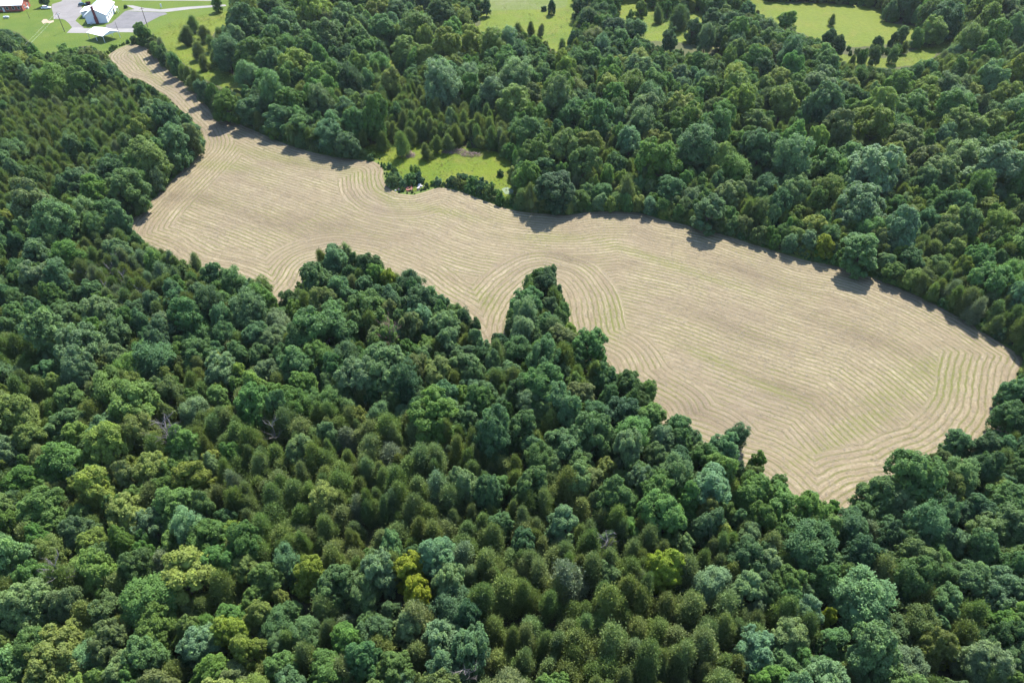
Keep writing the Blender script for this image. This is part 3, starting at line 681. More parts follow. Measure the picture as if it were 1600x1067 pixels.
# undergrowth and edge shrubs
shr = []
for p in smooth_line([gp(*q) for q in F_ARM_R[:-2]], 2.3):
    shr.append((p[0]+R0.uniform(.8, 2.2), p[1]+R0.uniform(.6, 1.8), R0.uniform(1.1, 1.9), 'field edge of the narrow neck', R0.choice('GGDT')))
for p in smooth_line([gp(*q) for q in F_TOP], 2.3):
    px, py, _ = proj(p[0], p[1], 0)
    if 562 < px < 690: continue
    shr.append((p[0]+R0.uniform(.6, 1.6), p[1]+R0.uniform(1.2, 2.6), R0.uniform(1.2, 2.2), 'long shaded field edge', R0.choice('GGDTLO')))
for p in smooth_line([gp(*q) for q in F_LEFT[:5]], 2.6):
    shr.append((p[0]-R0.uniform(1.6, 2.6), p[1]+R0.uniform(.3, 1.3), R0.uniform(1.1, 1.9), 'straight slanting field edge', R0.choice('GGDT')))
for (x, y, r, k) in [(578,246,6,'P'),(608,258,5,'P'),(616,264,5,'G'),(612,285,10,'P'),(622,280,9,'P'),(630,288,8,'P'),(684,283,8,'P'),(706,284,10,'D'),(722,282,11,'D'),(738,290,13,'G'),(752,296,13,'D'),(768,302,12,'G'),(782,270,6,'D'),(806,275,12,'L'),(815,265,12,'L'),
                     (640,282,13,'G'),(655,280,9,'D'),(648,272,10,'L'),(850,14,5,'D'),(985,28,7,'G'),(1006,20,7,'G'),(1048,54,9,'T'),(1095,68,9,'T')]:
    X, Y = gp(x, y, 1.2); _, _, mpp = proj(X, Y, 1.2); shr.append((X, Y, float(r*mpp), 'green glade beside the hay field' if y > 200 else 'far green pasture', k))
und = []
X, Y = cand(30000); R = RS.uniform(1.0, 1.7, len(X)); U2 = Taken()
for i in np.where(ok_place(X, Y, R, R*1.6))[0]:
    if TK.free(X[i], Y[i], R[i], .60) and U2.free(X[i], Y[i], R[i], .8):
        U2.add(X[i], Y[i], R[i]); und.append((float(X[i]), float(Y[i]), float(R[i])))
edgeP = np.array(offset_poly(Fw, 1.0))
for i in range(len(edgeP)):
    for _ in range(4):
        q = RS.uniform(-.9, 1.9); a_ = RS.uniform(0, 1); p_ = edgeP[i]*(1-a_)+edgeP[(i+1) % len(edgeP)]*a_; n_ = (edgeP[i]-Fw[i]); n_ = n_/(np.hypot(*n_)+1e-9)
        und.append((float(p_[0]+n_[0]*q), float(p_[1]+n_[1]*q), float(RS.uniform(.25, .55+.35*max(q, 0)))))
print('trees', len(acc), 'broad', sum(a[0] == 'b' for a in acc), 'cedar', sum(a[0] == 'c' for a in acc), 'shrubs', len(shr), 'undergrowth', len(und))

def jitter(key, rs):
    t = np.array(TINT[key]); t = t if key in 'YMB' else .76*t+.24*np.array((.085, .150, .054)); k = rs.uniform(.82, 1.18); return [float(v) for v in np.clip(t*k*np.array([rs.uniform(.88, 1.14), 1.0, rs.uniform(.82, 1.2)]), .004, .6)]
def zone(px, py):
    if 755 < px < 905 and 395 < py < 560: return 'on the narrow wooded point'
    if 425 < px < 755 and 375 < py < 610: return 'on the broad wooded bulge'
    if px < 330 and py < 345: return "beside the hay field's narrow neck"
    if px < 430 and py < 500: return "near the hay field's blunt corner"
    if py < 360 and px < 560: return 'between the field neck and pasture'
    if py < 330 and px < 1000: return 'in the wood behind the glade'
    if px >= 1000 and py < 330+(px-1000)*.4: return 'behind the long shaded field edge'
    if px > 1200: return "below the hay field's pointed end"
    if px > 900: return 'in the wood beyond the narrow point'
    if px < 430: return 'in the wood around the bleached snag'
    return 'in the cedar wood with yellow-green trees'
CN = {'T': 'blue-green', 'G': 'mid-green', 'P': 'pale sage-green', 'L': 'light yellowish-green', 'Y': 'bright yellow-green', 'O': 'olive-green', 'D': 'dark green', 'C': 'dark olive', 'S': 'greyish olive'}
def crown_child(root, protos, i, tint):
    cr = bpy.data.objects.new('crown', protos[i][0]); cr['tint'] = tint; link(cr, root)
    tk = bpy.data.objects.new('trunk', protos[i][1]); link(tk, root); return cr, tk
def visible_px(a):
    px, py, mpp = proj(a[1], a[2], a[4]*.6); r = a[3]/mpp
    return float(px), float(py), float(r), (-r < px < 1600+r and -r < py < 1067+r)
PROTO = {'b': {}, 'c': {}, 's': {}}
BIG = [(a,) for a in acc if a[0] == 'b' and (a[3] > 4.3 or a[5] == 'Y') and visible_px(a)[3]]
def individuals(kind, limit, name, cat, protos, unitH, sizes):
    lst = [(a, visible_px(a)) for a in acc if a[0] == kind]
    vis = sorted([q for q in lst if q[1][3]], key=lambda q: -(q[1][2]+(6 if q[0][6] else 0)))
    chosen = vis[:limit]; ids = set(id(q[0]) for q in chosen)
    for n_, (a, v) in enumerate(chosen):
        _, X, Y, R, H, key, hand = a; rs = np.random.RandomState(int(abs(X*31+Y*17)*10) % 99991)
        i = n_ % len(protos) if n_ < len(protos) else rs.randint(len(protos))
        root = empty(name, (X, Y, 0), rs.uniform(0, 6.28), (R*rs.uniform(.84, 1.16), R*rs.uniform(.84, 1.16), H/unitH)); root.rotation_euler[0] = rs.uniform(-.08, .08); root.rotation_euler[1] = rs.uniform(-.08, .08)
        tn = jitter(key, rs); cr, tk = crown_child(root, protos, i, tn); PROTO[kind].setdefault(i, (cr, tk))
        sz = sizes[0] if R > sizes[3] else (sizes[1] if R > sizes[4] else sizes[2])
        z = zone(v[0], v[1]); nb = min((q for q in BIG if q[0] is not a), key=lambda q: math.hypot(q[0][1]-X, q[0][2]-Y))
        by = f' beside {CN[nb[0][5]]} tree' if math.hypot(nb[0][1]-X, nb[0][2]-Y) < 1.25*(R+nb[0][3]) else ''
        cn = CN[key]
        if kind == 'b' and key in 'TGP':
            lum = tn[1]/(.76*TINT[key][1]+.036); cn = ('deep ' if lum < .92 else ('bright ' if lum > 1.08 else ''))+cn
            if i in (6, 7): cn = 'loose-crowned '+cn
        if kind == 'c':
            top = 'pointed' if i in (0, 2, 5, 6) else 'round-topped'; lum = tn[1]/np.clip(.76*TINT[key][1]+.036, .01, 1)
            cn = top+' '+(cn if key != 'C' else ('dark olive' if lum < .94 else ('olive' if lum < 1.07 else 'light olive')))
        lab = f'{sz} {cn} {cat}{by} {z}'
        if len(lab.replace('-', ' ').replace("'", ' ').split()) > 15: lab = f'{sz} {cn} {cat} {z}'
        tag(root, lab, cat, lab.replace(cat, cat+'s', 1))
    return [q[0] for q in lst if id(q[0]) not in ids]
rest_b = individuals('b', 300, 'broadleaf_tree', 'broadleaf tree', BROAD, HB, ('wide-crowned', 'medium-sized', 'small', 4.6, 3.2))
rest_c = individuals('c', 300, 'cedar_tree', 'cedar tree', CEDAR, HC, ('broad', 'middling', 'slim', 2.0, 1.6))
for n_, (X, Y, R, where, key) in enumerate(shr[:300]):
    rs = np.random.RandomState(n_+5); i = n_ % NSHRUB
    root = empty('shrub', (X, Y, 0), rs.uniform(0, 6.28), (R, R, R*rs.uniform(.9, 1.5)))
    cr, tk = crown_child(root, SHRUB, i, jitter(key, rs)); PROTO['s'].setdefault(i, (cr, tk))
    tag(root, f'{CN[key]} leafy shrub on the {where}', 'shrub', f'{CN[key]} shrubs on the {where}')

def scatter(name, label, cat, items, kind, protos, unitH):
    """one object of geometry-node instances for the trees nobody can pick apart"""
    n = len(items); me = bpy.data.meshes.new(name); me.vertices.add(n)
    co = np.array([(t[0], t[1], 0) for t in items], np.float32); me.vertices.foreach_set('co', co.ravel())
    rs = np.random.RandomState(len(name)*7+n)
    def at(nm, ty, arr, fld='vector'):
        a_ = me.attributes.new(nm, ty, 'POINT'); a_.data.foreach_set(fld, np.asarray(arr).ravel())
    at('scl', 'FLOAT_VECTOR', np.array([(t[2]*rs.uniform(.84, 1.16), t[2]*rs.uniform(.84, 1.16), t[3]/unitH) for t in items], np.float32))
    at('rot', 'FLOAT_VECTOR', np.stack([rs.uniform(-.08, .08, n), rs.uniform(-.08, .08, n), rs.uniform(0, 6.28, n)], 1).astype(np.float32))
    at('idx', 'INT', rs.randint(0, len(protos), n).astype(np.int32), 'value')
    at('tint', 'FLOAT_COLOR', np.array([jitter(t[4], rs)+[1.0] for t in items], np.float32), 'color')
    o = link(bpy.data.objects.new(name, me)); tag(o, label, cat, kind='stuff')
    ng = bpy.data.node_groups.new(name, 'GeometryNodeTree')
    ng.interface.new_socket('Geometry', in_out='INPUT', socket_type='NodeSocketGeometry')
    ng.interface.new_socket('Geometry', in_out='OUTPUT', socket_type='NodeSocketGeometry')
    N = ng.nodes; gi = N.new('NodeGroupInput'); go = N.new('NodeGroupOutput'); ip = N.new('GeometryNodeInstanceOnPoints')
    allj = N.new('GeometryNodeJoinGeometry')
    for i in range(len(protos)):
        jj = N.new('GeometryNodeJoinGeometry')
        for ob in PROTO[kind][i]:
            oi = N.new('GeometryNodeObjectInfo'); oi.transform_space = 'ORIGINAL'; oi.inputs['Object'].default_value = ob
            ng.links.new(oi.outputs['Geometry'], jj.inputs[0])
        gt = N.new('GeometryNodeGeometryToInstance'); ng.links.new(jj.outputs[0], gt.inputs[0]); ng.links.new(gt.outputs[0], allj.inputs[0])
    def na(nm, ty):
        q = N.new('GeometryNodeInputNamedAttribute'); q.data_type = ty; q.inputs['Name'].default_value = nm; return q.outputs['Attribute']
    ng.links.new(gi.outputs[0], ip.inputs['Points']); ng.links.new(allj.outputs[0], ip.inputs['Instance'])
    ip.inputs['Pick Instance'].default_value = True
    ng.links.new(na('idx', 'INT'), ip.inputs['Instance Index'])
    ng.links.new(na('rot', 'FLOAT_VECTOR'), ip.inputs['Rotation']); ng.links.new(na('scl', 'FLOAT_VECTOR'), ip.inputs['Scale'])
    ng.links.new(ip.outputs[0], go.inputs[0])
    md = o.modifiers.new('scatter', 'NODES'); md.node_group = ng
    return o
scatter('broadleaf_woodland', 'mixed green broadleaf woodland filling the land around the hay field', 'woodland', [(a[1], a[2], a[3], a[4], a[5]) for a in rest_b], 'b', BROAD, HB)
scatter('cedar_woodland', 'dense dark olive cedar woodland among the broadleaf trees', 'woodland', [(a[1], a[2], a[3], a[4], a[5]) for a in rest_c], 'c', CEDAR, HC)
scatter('undergrowth', 'low green undergrowth between the woodland trees', 'undergrowth', [(u[0], u[1], u[2], u[2]*1.9, R0.choice('GGTDO')) for u in und], 's', SHRUB, HS)

wd = []
for poly, n, keys in ((GLADE, 700, 'MMM'), (MEADOW_W, 1500, 'MMML'), (PAST_A, 3600, 'MMML'), (PAST_C, 700, 'MMM'), (STRIP, 150, 'MM')):
    xs = [p[0] for p in poly]; ys = [max(p[1], -25) for p in poly]; k = 0; lo = gp(min(xs), max(ys)); 
    P = np.array([gp(*p) for p in poly]); a0, b0 = P.min(0), P.max(0)
    X = RS.uniform(a0[0], b0[0], n*4); Y = RS.uniform(a0[1], b0[1], n*4)
    m = inpoly(X, Y, [tuple(q) for q in P]) & (vnoise(X, Y, 6.0, 55)*.7+RS.uniform(0, .3, n*4) > .42)
    for i in np.where(m)[0][:n]:
        wd.append((float(X[i]), float(Y[i]), float(RS.uniform(.16, .42)), float(RS.uniform(.06, .18)), keys[RS.randint(len(keys))]))
scatter('meadow_weeds', 'tufts of tall grass and weeds across glade and pastures', 'weeds', wd, 's', SHRUB, HS)

# ------------------------------------------------------------------ the farmstead at the end of the field neck
def zs(name, pix, z, mat): return sheet(name, pix, z, mat, 0.15, 2.0, 'structure', False)
zs('gravel_lot', [(66, -25), (128, -25), (127, 8), (130, 20), (122, 28), (118, 33), (126, 40), (131, 43.5), (113, 44), (108, 37), (102, 32), (97, 30), (84, 30.5), (83, 22), (80, 12), (82, 7), (96, 3), (98, 0)], 0.036, M['gravel'])
zs('parking_lot', [(165, 45), (166, 39.5), (174, 36.5), (196, 17.5), (215, 18.5), (258, 20), (262, 22.5), (250, 26), (236, 33), (224, 40), (214, 45)], 0.040, M['asphalt'])
zs('driveway', [(197, 9), (208, 9), (222, 12.5), (250, 15.5), (290, 11.5), (352, 7.8), (354, 10.2), (300, 14.6), (262, 19.4), (222, 18.2), (197, 17.2), (210, 15)], 0.044, M['concrete'])
zs('pavement', [(104, 52), (113, 43.2), (127, 43.2), (132, 44.8), (165, 45.2), (214, 45.2), (208, 51.2), (184, 51), (137, 52.4)], 0.048, M['concrete'])
zs('road', [(100, -40), (190, -3), (345, -1.2), (460, -3), (460, -6), (345, -4.2), (190, -6.5)], 0.044, M['concrete'])
zs('road_edge', [(190, 1.2), (345, 2.0), (345, 0.2), (190, -1.0)], 0.040, M['concrete'])
zs('dirt_patch', [(65, 34), (68, 30.5), (74, 30.5), (75, 33), (79, 33), (84, 32.5), (84, 35), (78, 37), (73, 36), (68, 38)], 0.040, M['dirt'])

def gable_house(name, origin, rz, w, d, wall_h, ridge_h, over, wallm, roofm, ridge_axis):
    """local x = width, y = depth; ridge along 'x' or 'y'"""
    t = empty(name, (origin[0], origin[1], 0), rz)
    m = MB()
    if ridge_axis == 'y':
        m.prism([(-w/2, 0), (w/2, 0), (w/2, wall_h), (0, ridge_h), (-w/2, wall_h)], 'y', 0, d)
    else:
        m.prism([(0, 0), (d, 0), (d, wall_h), (d/2, ridge_h), (0, wall_h)], 'x', -w/2, w/2)
    m.build('wall', wallm, t)
    half = w/2 if ridge_axis == 'y' else d/2; sl_ = (ridge_h-wall_h)/half; th = .16
    e = half+over; ze = wall_h-sl_*over
    for sgn in (-1, 1):
        prof = [(0, ridge_h+.02), (sgn*e, ze+.02), (sgn*e, ze+.02+th), (0, ridge_h+.02+th)]
        if sgn > 0: prof = prof[::-1]
        r = MB()
        if ridge_axis == 'y': r.prism(prof, 'y', -over, d+over)
        else: r.prism([(d/2+p, q) for (p, q) in prof], 'x', -w/2-over, w/2+over)
        ro = r.build('roof', roofm, t)
        seam = MB(); L = d if ridge_axis == 'y' else w; k = 0; q = .6
        while q < L:
            if ridge_axis == 'y': seam.prism([(sgn*.1, ridge_h+.02+th-sl_*.1), (sgn*e, ze+.02+th), (sgn*e, ze+.07+th), (sgn*.1, ridge_h+.07+th-sl_*.1)], 'y', q, q+.06)
            else:
                o_ = q-w/2; seam.prism([(d/2+sgn*.1, ridge_h+.02+th-sl_*.1), (d/2+sgn*e, ze+.02+th), (d/2+sgn*e, ze+.07+th), (d/2+sgn*.1, ridge_h+.07+th-sl_*.1)], 'x', o_, o_+.06)
            q += 1.2
        seam.build('seam', roofm, ro)
    return t
def window(t, x0, x1, z0, z1, y, face='front', wm=None):
    """a window on the front (y=const) or a side wall (x=const, given as y)"""
    f = MB(); p = MB(); w = .09
    if face == 'front':
        f.box(x0-w, x1+w, y-.07, y+.05, z0-w, z0).box(x0-w, x1+w, y-.07, y+.05, z1, z1+w).box(x0-w, x0, y-.07, y+.05, z0, z1).box(x1, x1+w, y-.07, y+.05, z0, z1)
        p.box(x0, x1, y-.03, y+.03, z0, z1)
    else:
        f.box(y-.05, y+.07, x0-w, x1+w, z0-w, z0).box(y-.05, y+.07, x0-w, x1+w, z1, z1+w).box(y-.05, y+.07, x0-w, x0, z0, z1).box(y-.05, y+.07, x1, x1+w, z0, z1)
        p.box(y-.03, y+.03, x0, x1, z0, z1)
    fo = f.build('window', wm or M['white']); fo.parent = t; po = p.build('pane', M['glass'], fo); return fo
# white building with brick chimney
FL, FR = np.array(gp(136.5, 38.5)), np.array(gp(169, 36.0)); wdt = float(np.hypot(*(FR-FL))); fc = (FL+FR)/2; rzc = math.atan2(*(FR-FL)[::-1])+math.radians(-2)
ch = gable_house('white_building', fc, rzc, wdt, 22.5, 4.0, 7.0, .45, M['white'], M['roof'], 'y')
tag(ch, 'white gabled building with white metal roof and maroon chimney on its end wall', 'building')
cm = MB().box(-.75, .75, -.55, -.02, 0, 3.2).box(-.55, .55, -.50, -.02, 3.2, 8.0).box(-.62, .62, -.56, .10, 8.0, 8.25).build('chimney', M['maroon'], ch); cm['label'] = 'maroon brick chimney on the white end wall'
dr = MB().box(wdt/2-.03, wdt/2+.06, 17.2, 18.3, 0, 2.2).build('door', M['dark'], ch); MB().box(wdt/2+.06, wdt/2+.12, 17.35, 17.45, 1.0, 1.1).build('handle', M['metal'], dr)
MB().prism([(wdt/2+.5, 2.75), (wdt/2+2.2, 2.45), (wdt/2+2.2, 2.6), (wdt/2+.5, 2.95)], 'y', 16.4, 19.2).build('porch_roof', M['roof'], ch)
for yy in (16.6, 19.0): MB().box(wdt/2+2.0, wdt/2+2.12, yy-.06, yy+.06, 0, 2.5).build('post', M['white'], ch)
for yy in (3.5, 7.5, 11.5): window(ch, yy, yy+1.0, 1.2, 2.6, wdt/2+.02, 'side')
wl = MB().box(-wdt/2-4.6, -wdt/2-.03, 12.0, 21.0, 0, 2.7).build('side_wing', M['white'], ch)
MB().prism([(-wdt/2-.05, 3.6), (-wdt/2-5.0, 2.75), (-wdt/2-5.0, 2.9), (-wdt/2-.05, 3.8)], 'y', 11.6, 21.4).build('side_wing_roof', M['roof'], ch)
MB().box(-wdt/2-1.3, -wdt/2-.35, 3.0, 4.0, 0, 1.0).build('heat_pump', M['dark'], ch)
MB().box(-3.3, -2.5, -1.0, -.2, 0, .9).build('meter_box', M['metal'], ch)
# brick house
c0 = np.array(gp(37, 18)); rzh = math.atan2(.14, .99); L = 17.0
hc = c0-np.array([math.cos(rzh), math.sin(rzh)])*L/2
ho = gable_house('brick_house', hc, rzh, L, 10.0, 3.2, 5.2, .5, M['brick'], M['roof'], 'x')
tag(ho, 'red brick house with white metal roof beside the lawn', 'house')
for xx in (-6.5, -2.6, .4, 3.4, 6.2): window(ho, xx, xx+1.1, 1.1, 2.4, -.02)
window(ho, 2.4, 3.3, 1.0, 2.2, L/2+.02, 'side'); window(ho, 6.4, 7.3, 1.0, 2.2, L/2+.02, 'side')
MB().box(-1.6, -.7, -.06, .03, 0, 2.1).build('door', M['white'], ho)
MB().box(L/2+.05, L/2+.9, 4.2, 5.4, 0, .9).build('heat_pump', M['white'], ho)
# open shelter with white roof
Fc, Rc, Lc = [np.array(gp(*p, 3.0)) for p in ((162, 58), (184, 49), (137, 52))]
ctr = (Rc+Lc)/2; ex = Fc-Lc; Lx = float(np.hypot(*ex)); rzs = math.atan2(ex[1], ex[0]); Ly = 9.2
sh = empty('picnic_shelter', (ctr[0], ctr[1], 0), rzs); tag(sh, 'open picnic shelter with white gable roof on thin white posts', 'shelter')
for sgn in (-1, 1):
    prof = [(0, 4.35), (sgn*Ly/2, 3.0), (sgn*Ly/2, 3.14), (0, 4.49)]
    MB().prism(prof if sgn < 0 else prof[::-1], 'x', -Lx/2, Lx/2).build('roof', M['roof'], sh)
for sgn in (-1, 1):
    x_ = sgn*(Lx/2-.25); MB().prism([(-Ly/2+.2, 3.0), (Ly/2-.2, 3.0), (0, 4.28)], 'x', x_-.05, x_+.05).build('gable_panel', M['white'], sh)
    for yy in (-1, 1): MB().box(x_-.09, x_+.09, yy*(Ly/2-.3)-.09, yy*(Ly/2-.3)+.09, 0, 3.05).build('post', M['white'], sh)
for yy in (-1, 1): MB().box(-.09, .09, yy*(Ly/2-.3)-.09, yy*(Ly/2-.3)+.09, 0, 3.05).build('post', M['white'], sh)

def make_car(name, loc, rz, paint, label):
    t = empty(name, (loc[0], loc[1], .05), rz); tag(t, label, 'car')
    low = [(-2.25, .35), (2.2, .35), (2.3, .6), (2.2, .86), (1.05, 1.0), (-2.2, 1.02), (-2.32, .7)]
    b = MB().prism(low, 'y', -.88, .88).build('body', paint, t); bevel(b, .09, 3)
    cab = [(1.0, 1.0), (.35, 1.50), (-1.55, 1.55), (-2.12, 1.02)]
    m = MB(); n_ = len(cab)
    for (yy, sc) in ((-.80, 0), (.80, 0)): pass
    v = []
    for s_ in (-1, 1):
        for (x, z) in cab: v.append((x, s_*(.82 if z < 1.2 else .66), z))
    m.v = v; m.f = [tuple(range(n_))[::-1], tuple(range(n_, 2*n_))]+[(i, (i+1) % n_, n_+(i+1) % n_, n_+i) for i in range(n_)]
    gl = m.build('windows', M['glass'], t)
    MB().box(-1.5, .30, -.64, .64, 1.50, 1.58).build('roof', paint, t)
    for x in (-1.45, 1.4):
        for yy in (-1, 1):
            w_ = MB().tube([(x, yy*.70, .33), (x, yy*.92, .33)], .33, 14).build('wheel', M['rubber'], t)
            MB().tube([(x, yy*.90, .33), (x, yy*.935, .33)], .19, 10).build('rim', M['metal'], w_)
    for yy in (-.62, .62):
        MB().box(2.22, 2.33, yy-.17, yy+.17, .62, .78).build('headlight', M['metal'], t); MB().box(-2.36, -2.24, yy-.15, yy+.15, .68, .84).build('tail_light', M['rust'], t)
    return t
make_car('parked_car', gp(73, 14.5), math.radians(8), M['carwhite'], 'white car parked at the edge of the gravel lot')
make_car('parked_car', gp(130, 9.5), math.radians(25), M['carteal'], 'dark teal car parked beside the white building')

def utility_pole(px, h, label, arm=True, r=.16, lamp=False):
    p = gp(*px); t = empty('utility_pole', (p[0], p[1], 0), .6); tag(t, label, 'pole')
    MB().tube([(0, 0, -.3), (0, 0, h*.5), (0, 0, h)], [r, r*.9, r*.7], 8).build('pole', M['pole'], t)
    if arm:
        MB().box(-1.1, 1.1, -.07, .07, h-.75, h-.6).build('crossarm', M['pole'], t)
        for x in (-1.0, 1.0): MB().tube([(x, 0, h-.6), (x, 0, h-.4)], .05, 6).build('insulator', M['white'], t)
    if lamp: MB().tube([(.15, -.25, h-1.4), (.15, -.25, h-.5)], .24, 10).build('transformer', M['metal'], t)
    return t
p1 = utility_pole((101, 50), 9.0, 'tall utility pole with transformer on the lawn by the pavement', True, .17, True)
p2 = utility_pole((231, 43), 9.4, 'tall utility pole at the corner of the parking lot', True, .17)
utility_pole((46.5, 29.8), 3.6, 'short thin pole on the lawn near the brick house', False, .10)
utility_pole((185, 49.5), 4.6, 'short thin pole beside the picnic shelter', False, .10)
pe = utility_pole((-70, 215), 9.0, 'utility pole in the wood at the end of the wires', True, .17)
for k in (-1, 1):
    a = np.array([p1.location.x+k*1.0*math.cos(.6), p1.location.y+k*1.0*math.sin(.6), 8.6]); b = np.array([pe.location.x+k*1.0*math.cos(.6), pe.location.y+k*1.0*math.sin(.6), 8.6])
    pts = [tuple(a+(b-a)*u-np.array([0, 0, 1.6*4*u*(1-u)])) for u in np.linspace(0, 1, 14)]
    w_ = MB().tube(pts, .016, 5).build('power_line', M['wire']); tag(w_, 'thin bright power line strung over the lawn and the wood', 'wire', 'power lines over the lawn')
# white post sign by the driveway, fuel tank on the lawn
p = gp(252.5, 13); t = empty('sign_post', (p[0], p[1], 0), .2); tag(t, 'small white upright sign on the grass beside the driveway', 'sign')
MB().box(-.35, .35, -.06, .06, .5, 2.1).build('board', M['white'], t); MB().box(-.3, -.2, -.05, .05, 0, .5).build('leg', M['white'], t); MB().box(.2, .3, -.05, .05, 0, .5).build('leg', M['white'], t)
p = gp(10.5, 29.5); t = empty('fuel_tank', (p[0], p[1], 0), .15); tag(t, 'white horizontal fuel tank on the lawn below the brick house', 'tank')
bd = MB().tube([(-1.5, 0, .75), (-1.38, 0, .75), (-1.1, 0, .75), (1.1, 0, .75), (1.38, 0, .75), (1.5, 0, .75)], [.12, .38, .5, .5, .38, .12], 16).build('tank', M['white'], t)
for x in (-.9, .9): MB().box(x-.12, x+.12, -.4, .4, 0, .4).build('leg', M['stone'], t)
MB().tube([(0, 0, 1.2), (0, 0, 1.42)], .18, 10).build('valve_dome', M['metal'], t)
# maroon-leaved shrubs by the building
for q, (x, y, r) in enumerate([(138, 7, 4.2), (134, 17.5, 2.2), (196, 11, 3.4)]):
    X, Y = gp(x, y, .8); rr = r*.34; root = empty('shrub', (X, Y, 0), q, (rr, rr, rr*1.1))
    crown_child(root, SHRUB, q, [.11, .035, .045] if q < 2 else jitter('D', RS))
    tag(root, ('large maroon-leaved shrub beside the white building', 'small maroon shrub against the white building', 'dark green shrub by the driveway corner of the building')[q], 'shrub')

# ------------------------------------------------------------------ dead trees, brush, debris
def dead_tree(px, zt, h, label, mat, seed, lean=.0, depth=3, w=1.0):
    rs = random.Random(seed); X, Y = gp(px[0], px[1], zt); t = empty('dead_tree', (X, Y, 0), rs.uniform(0, 6)); tag(t, label, 'dead tree')
    tr = MB(); tr.tube([(0, 0, -.1), (lean*.4, 0, h*.3), (lean*.8, .1, h*.6), (lean, .1, h*.95)], [.17*w, .13*w, .09*w, .03*w], 6); tr.build('trunk', mat, t)
    lb = MB()
    def branch(p, d, L, r, k):
        p2 = p+d*L*.5+np.array([rs.uniform(-.1, .1), rs.uniform(-.1, .1), .06])*L; p3 = p2+d*L*.5+np.array([rs.uniform(-.15, .15), rs.uniform(-.15, .15), .12])*L
        lb.tube([p, p2, p3], [r, r*.75, r*.4], 4, False)
        if k:
            for q in (p2, p3, p+(p2-p)*.6, p2+(p3-p2)*.5):
                dd = unit(d+np.array([rs.gauss(0, .55), rs.gauss(0, .55), rs.gauss(.15, .3)])); branch(q, dd, L*rs.uniform(.42, .62), r*.5, k-1)
    for i in range(11):
        z = h*rs.uniform(.38, .97); a = i*2.4+rs.uniform(-.4, .4); u_ = rs.uniform(.45, 1.0)
        branch(np.array([lean*z/h, .05, z]), unit(np.array([math.cos(a), math.sin(a), u_])), (h*.23)*(1.25-z/h*.7), .07*w, depth-1)
    lb.build('limbs', mat, t); return t
dead_tree((264, 682), 8.5, 13.0, 'bleached bare dead tree with pale forked limbs amid green trees', M['deadwood'], 3, .3, 3, 1.3)
dead_tree((610, 528), 9.0, 13.5, 'reddish bare dead tree on the broad wooded bulge', M['redwood'], 4, .2, 3, 1.1)
dead_tree((95, 892), 8.0, 11.0, 'grey bare dead tree near the pale wide tree', M['deadwood'], 5, .2, 3, 1.1)
dead_tree((726, 1050), 8.0, 11.0, 'grey leafless tree beside a broad sage-green tree', M['deadwood'], 6, .3)
for q, (x, y) in enumerate([(186, 408), (172, 425), (128, 428), (166, 455), (222, 462), (196, 440)]):
    dead_tree((x, y), 6.0, 8.5, "silvery dead cedar in the thicket by the field's blunt corner", M['deadwood'], 20+q, .2, 2, .8)['group'] = 'silvery dead cedars in the thicket'
dead_tree((424, 672), 6.5, 9.0, 'pale dead cedar snag among olive cedars', M['deadwood'], 31, .5, 2)
dead_tree((946, 850), 7.0, 10.0, 'forked bare limbs under a pale sage-green tree', M['deadwood'], 32, .4, 2)
dead_tree((742, 62), 5.0, 9.0, 'bare branching dead tree at the far pasture edge', M['deadwood'], 33, .4, 3, 1.4)
dead_tree((921, 62), 5.0, 8.0, 'half-dead grey cedar standing in the far pasture', M['deadwood'], 34, .1, 3)
def brush(px, rx, ry, hgt, n, label, mat, seed):
    rs = random.Random(seed); X, Y = gp(*px); m = MB()
    for _ in range(n):
        a = rs.uniform(0, 6.28); q = rs.uniform(0, 1)**.5; x, y = q*rx*math.cos(a), q*ry*math.sin(a); z = hgt*(1-q*q)*rs.uniform(0, 1)
        b = rs.uniform(0, 6.28); l = rs.uniform(.5, 1.3); e = rs.uniform(-.2, .6)
        m.tube([(x, y, z), (x+l*.5*math.cos(b), y+l*.5*math.sin(b), z+l*.5*e+.08), (x+l*math.cos(b), y+l*math.sin(b), max(.03, z+l*e*.8))], [.05, .035, .012], 3, False)
    o = m.build('brush_pile', mat); o.location = (X, Y, 0); tag(o, label, 'brush pile', kind=None); return o
brush((712, 238), 4.5, 1.8, 1.4, 330, 'long heap of dry pinkish brush along the glade edge', M['brush'], 1)
brush((736, 243), 3.6, 1.5, 1.3, 240, 'lower heap of dry brush at the glade edge', M['brush'], 2)
brush((641, 244), 1.7, 1.4, 1.9, 220, 'dry pinkish bush beside a cedar on the glade', M['brush'], 3)
dp = gp(640, 296); t = empty('debris_pile', (dp[0], dp[1], 0), .1); tag(t, 'heap of dark junk and rusty sheets under the shrub in the glade', 'debris')
rs = random.Random(9)
def rotbox(lx, ly, lz, ang, tilt, x, y, z, name, mat):
    o = MB().box(-lx/2, lx/2, -ly/2, ly/2, -lz/2, lz/2).build(name, mat, t); o.location = (x, y, z); o.rotation_euler = (tilt, tilt*.6, ang); return o
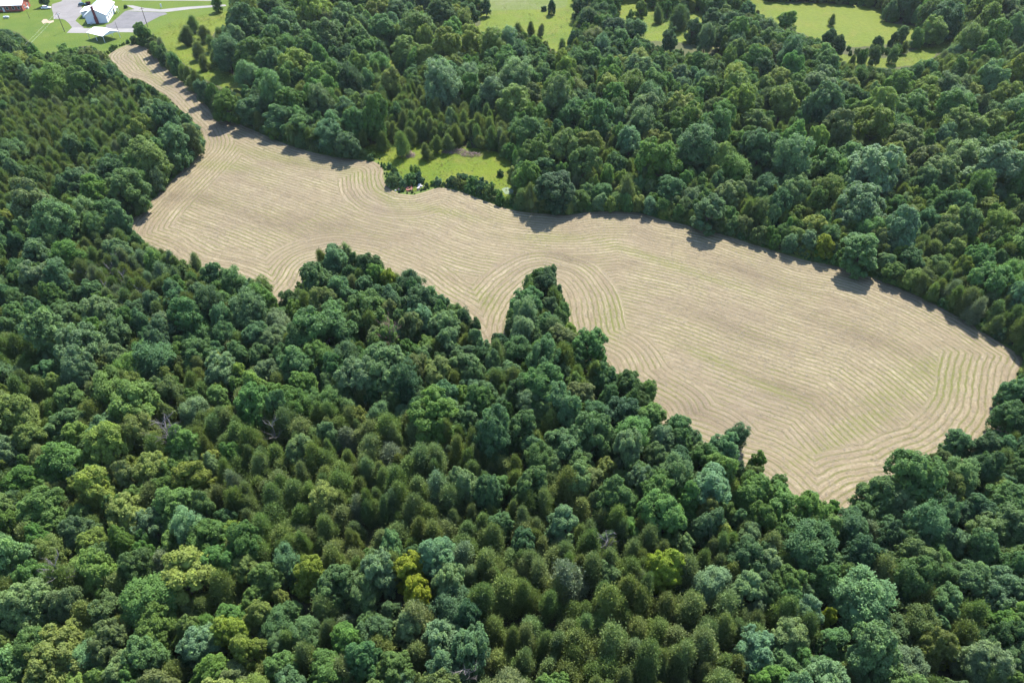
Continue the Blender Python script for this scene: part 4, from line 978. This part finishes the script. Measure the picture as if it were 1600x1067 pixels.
for q in range(7): rotbox(rs.uniform(1.0, 2.0), rs.uniform(.5, .9), .03, rs.uniform(0, 3), rs.uniform(-.35, .35), rs.uniform(-3.2, 3.2), rs.uniform(-.8, 1.2), rs.uniform(.18, .5), 'rusty_sheet', M['rust'])
for q in range(7): rotbox(rs.uniform(1.2, 2.4), .16, .06, rs.uniform(0, 3), rs.uniform(-.3, .3), rs.uniform(-3.2, 3.2), rs.uniform(-.8, 1.0), rs.uniform(.15, .5), 'plank', M['bark'])
for (x, y) in ((-1.9, -1.0), (3.1, .1), (2.7, -.3)):
    o = MB().tube([(0, 0, 0), (0, 0, .55)], [.26, .32], 12).build('bucket', M['stone'], t); o.location = (x, y, .02)
for q in range(14):
    v = ICO[0]*np.array([rs.uniform(.3, .6), rs.uniform(.25, .5), rs.uniform(.2, .4)])*(1+np.array([[rs.uniform(-.18, .18)] for _ in ICO[0]]))
    mesh = np_mesh('rock', v, [ICO[1]], M['stone']); o = link(bpy.data.objects.new('rock', mesh))
    a = rs.uniform(0, 6.28)
    if q < 7: o.location = (dp[0]+4.0+rs.uniform(-1.3, 1.2), dp[1]+2.4+rs.uniform(-.9, .9), .18)
    else: o.location = (dp[0]-3.4+rs.uniform(-1.4, 1.4), dp[1]-.6+rs.uniform(-.8, .8), .16)
    tag(o, 'pale rock in the heap %s the junk pile' % ('uphill of' if q < 7 else 'at the blunt end of'), 'rock', 'pale rocks %s the junk pile' % ('uphill of' if q < 7 else 'at the blunt end of'))

# ------------------------------------------------------------------ thin summer haze
hz = MB().box(-760, 760, -120, 900, -1.0, CAM_H+6).build('haze', M['white'])
t = NT('summer_haze'); v = t.n('ShaderNodeVolumePrincipled'); v.inputs['Color'].default_value = (.80, .90, 1.0, 1); v.inputs['Density'].default_value = HAZE; v.inputs['Anisotropy'].default_value = .3
t.l(v.outputs[0], t.out.inputs['Volume']); hz.data.materials.clear(); hz.data.materials.append(t.m)
tag(hz, 'thin pale blue summer haze over the whole landscape', 'haze', kind='stuff')
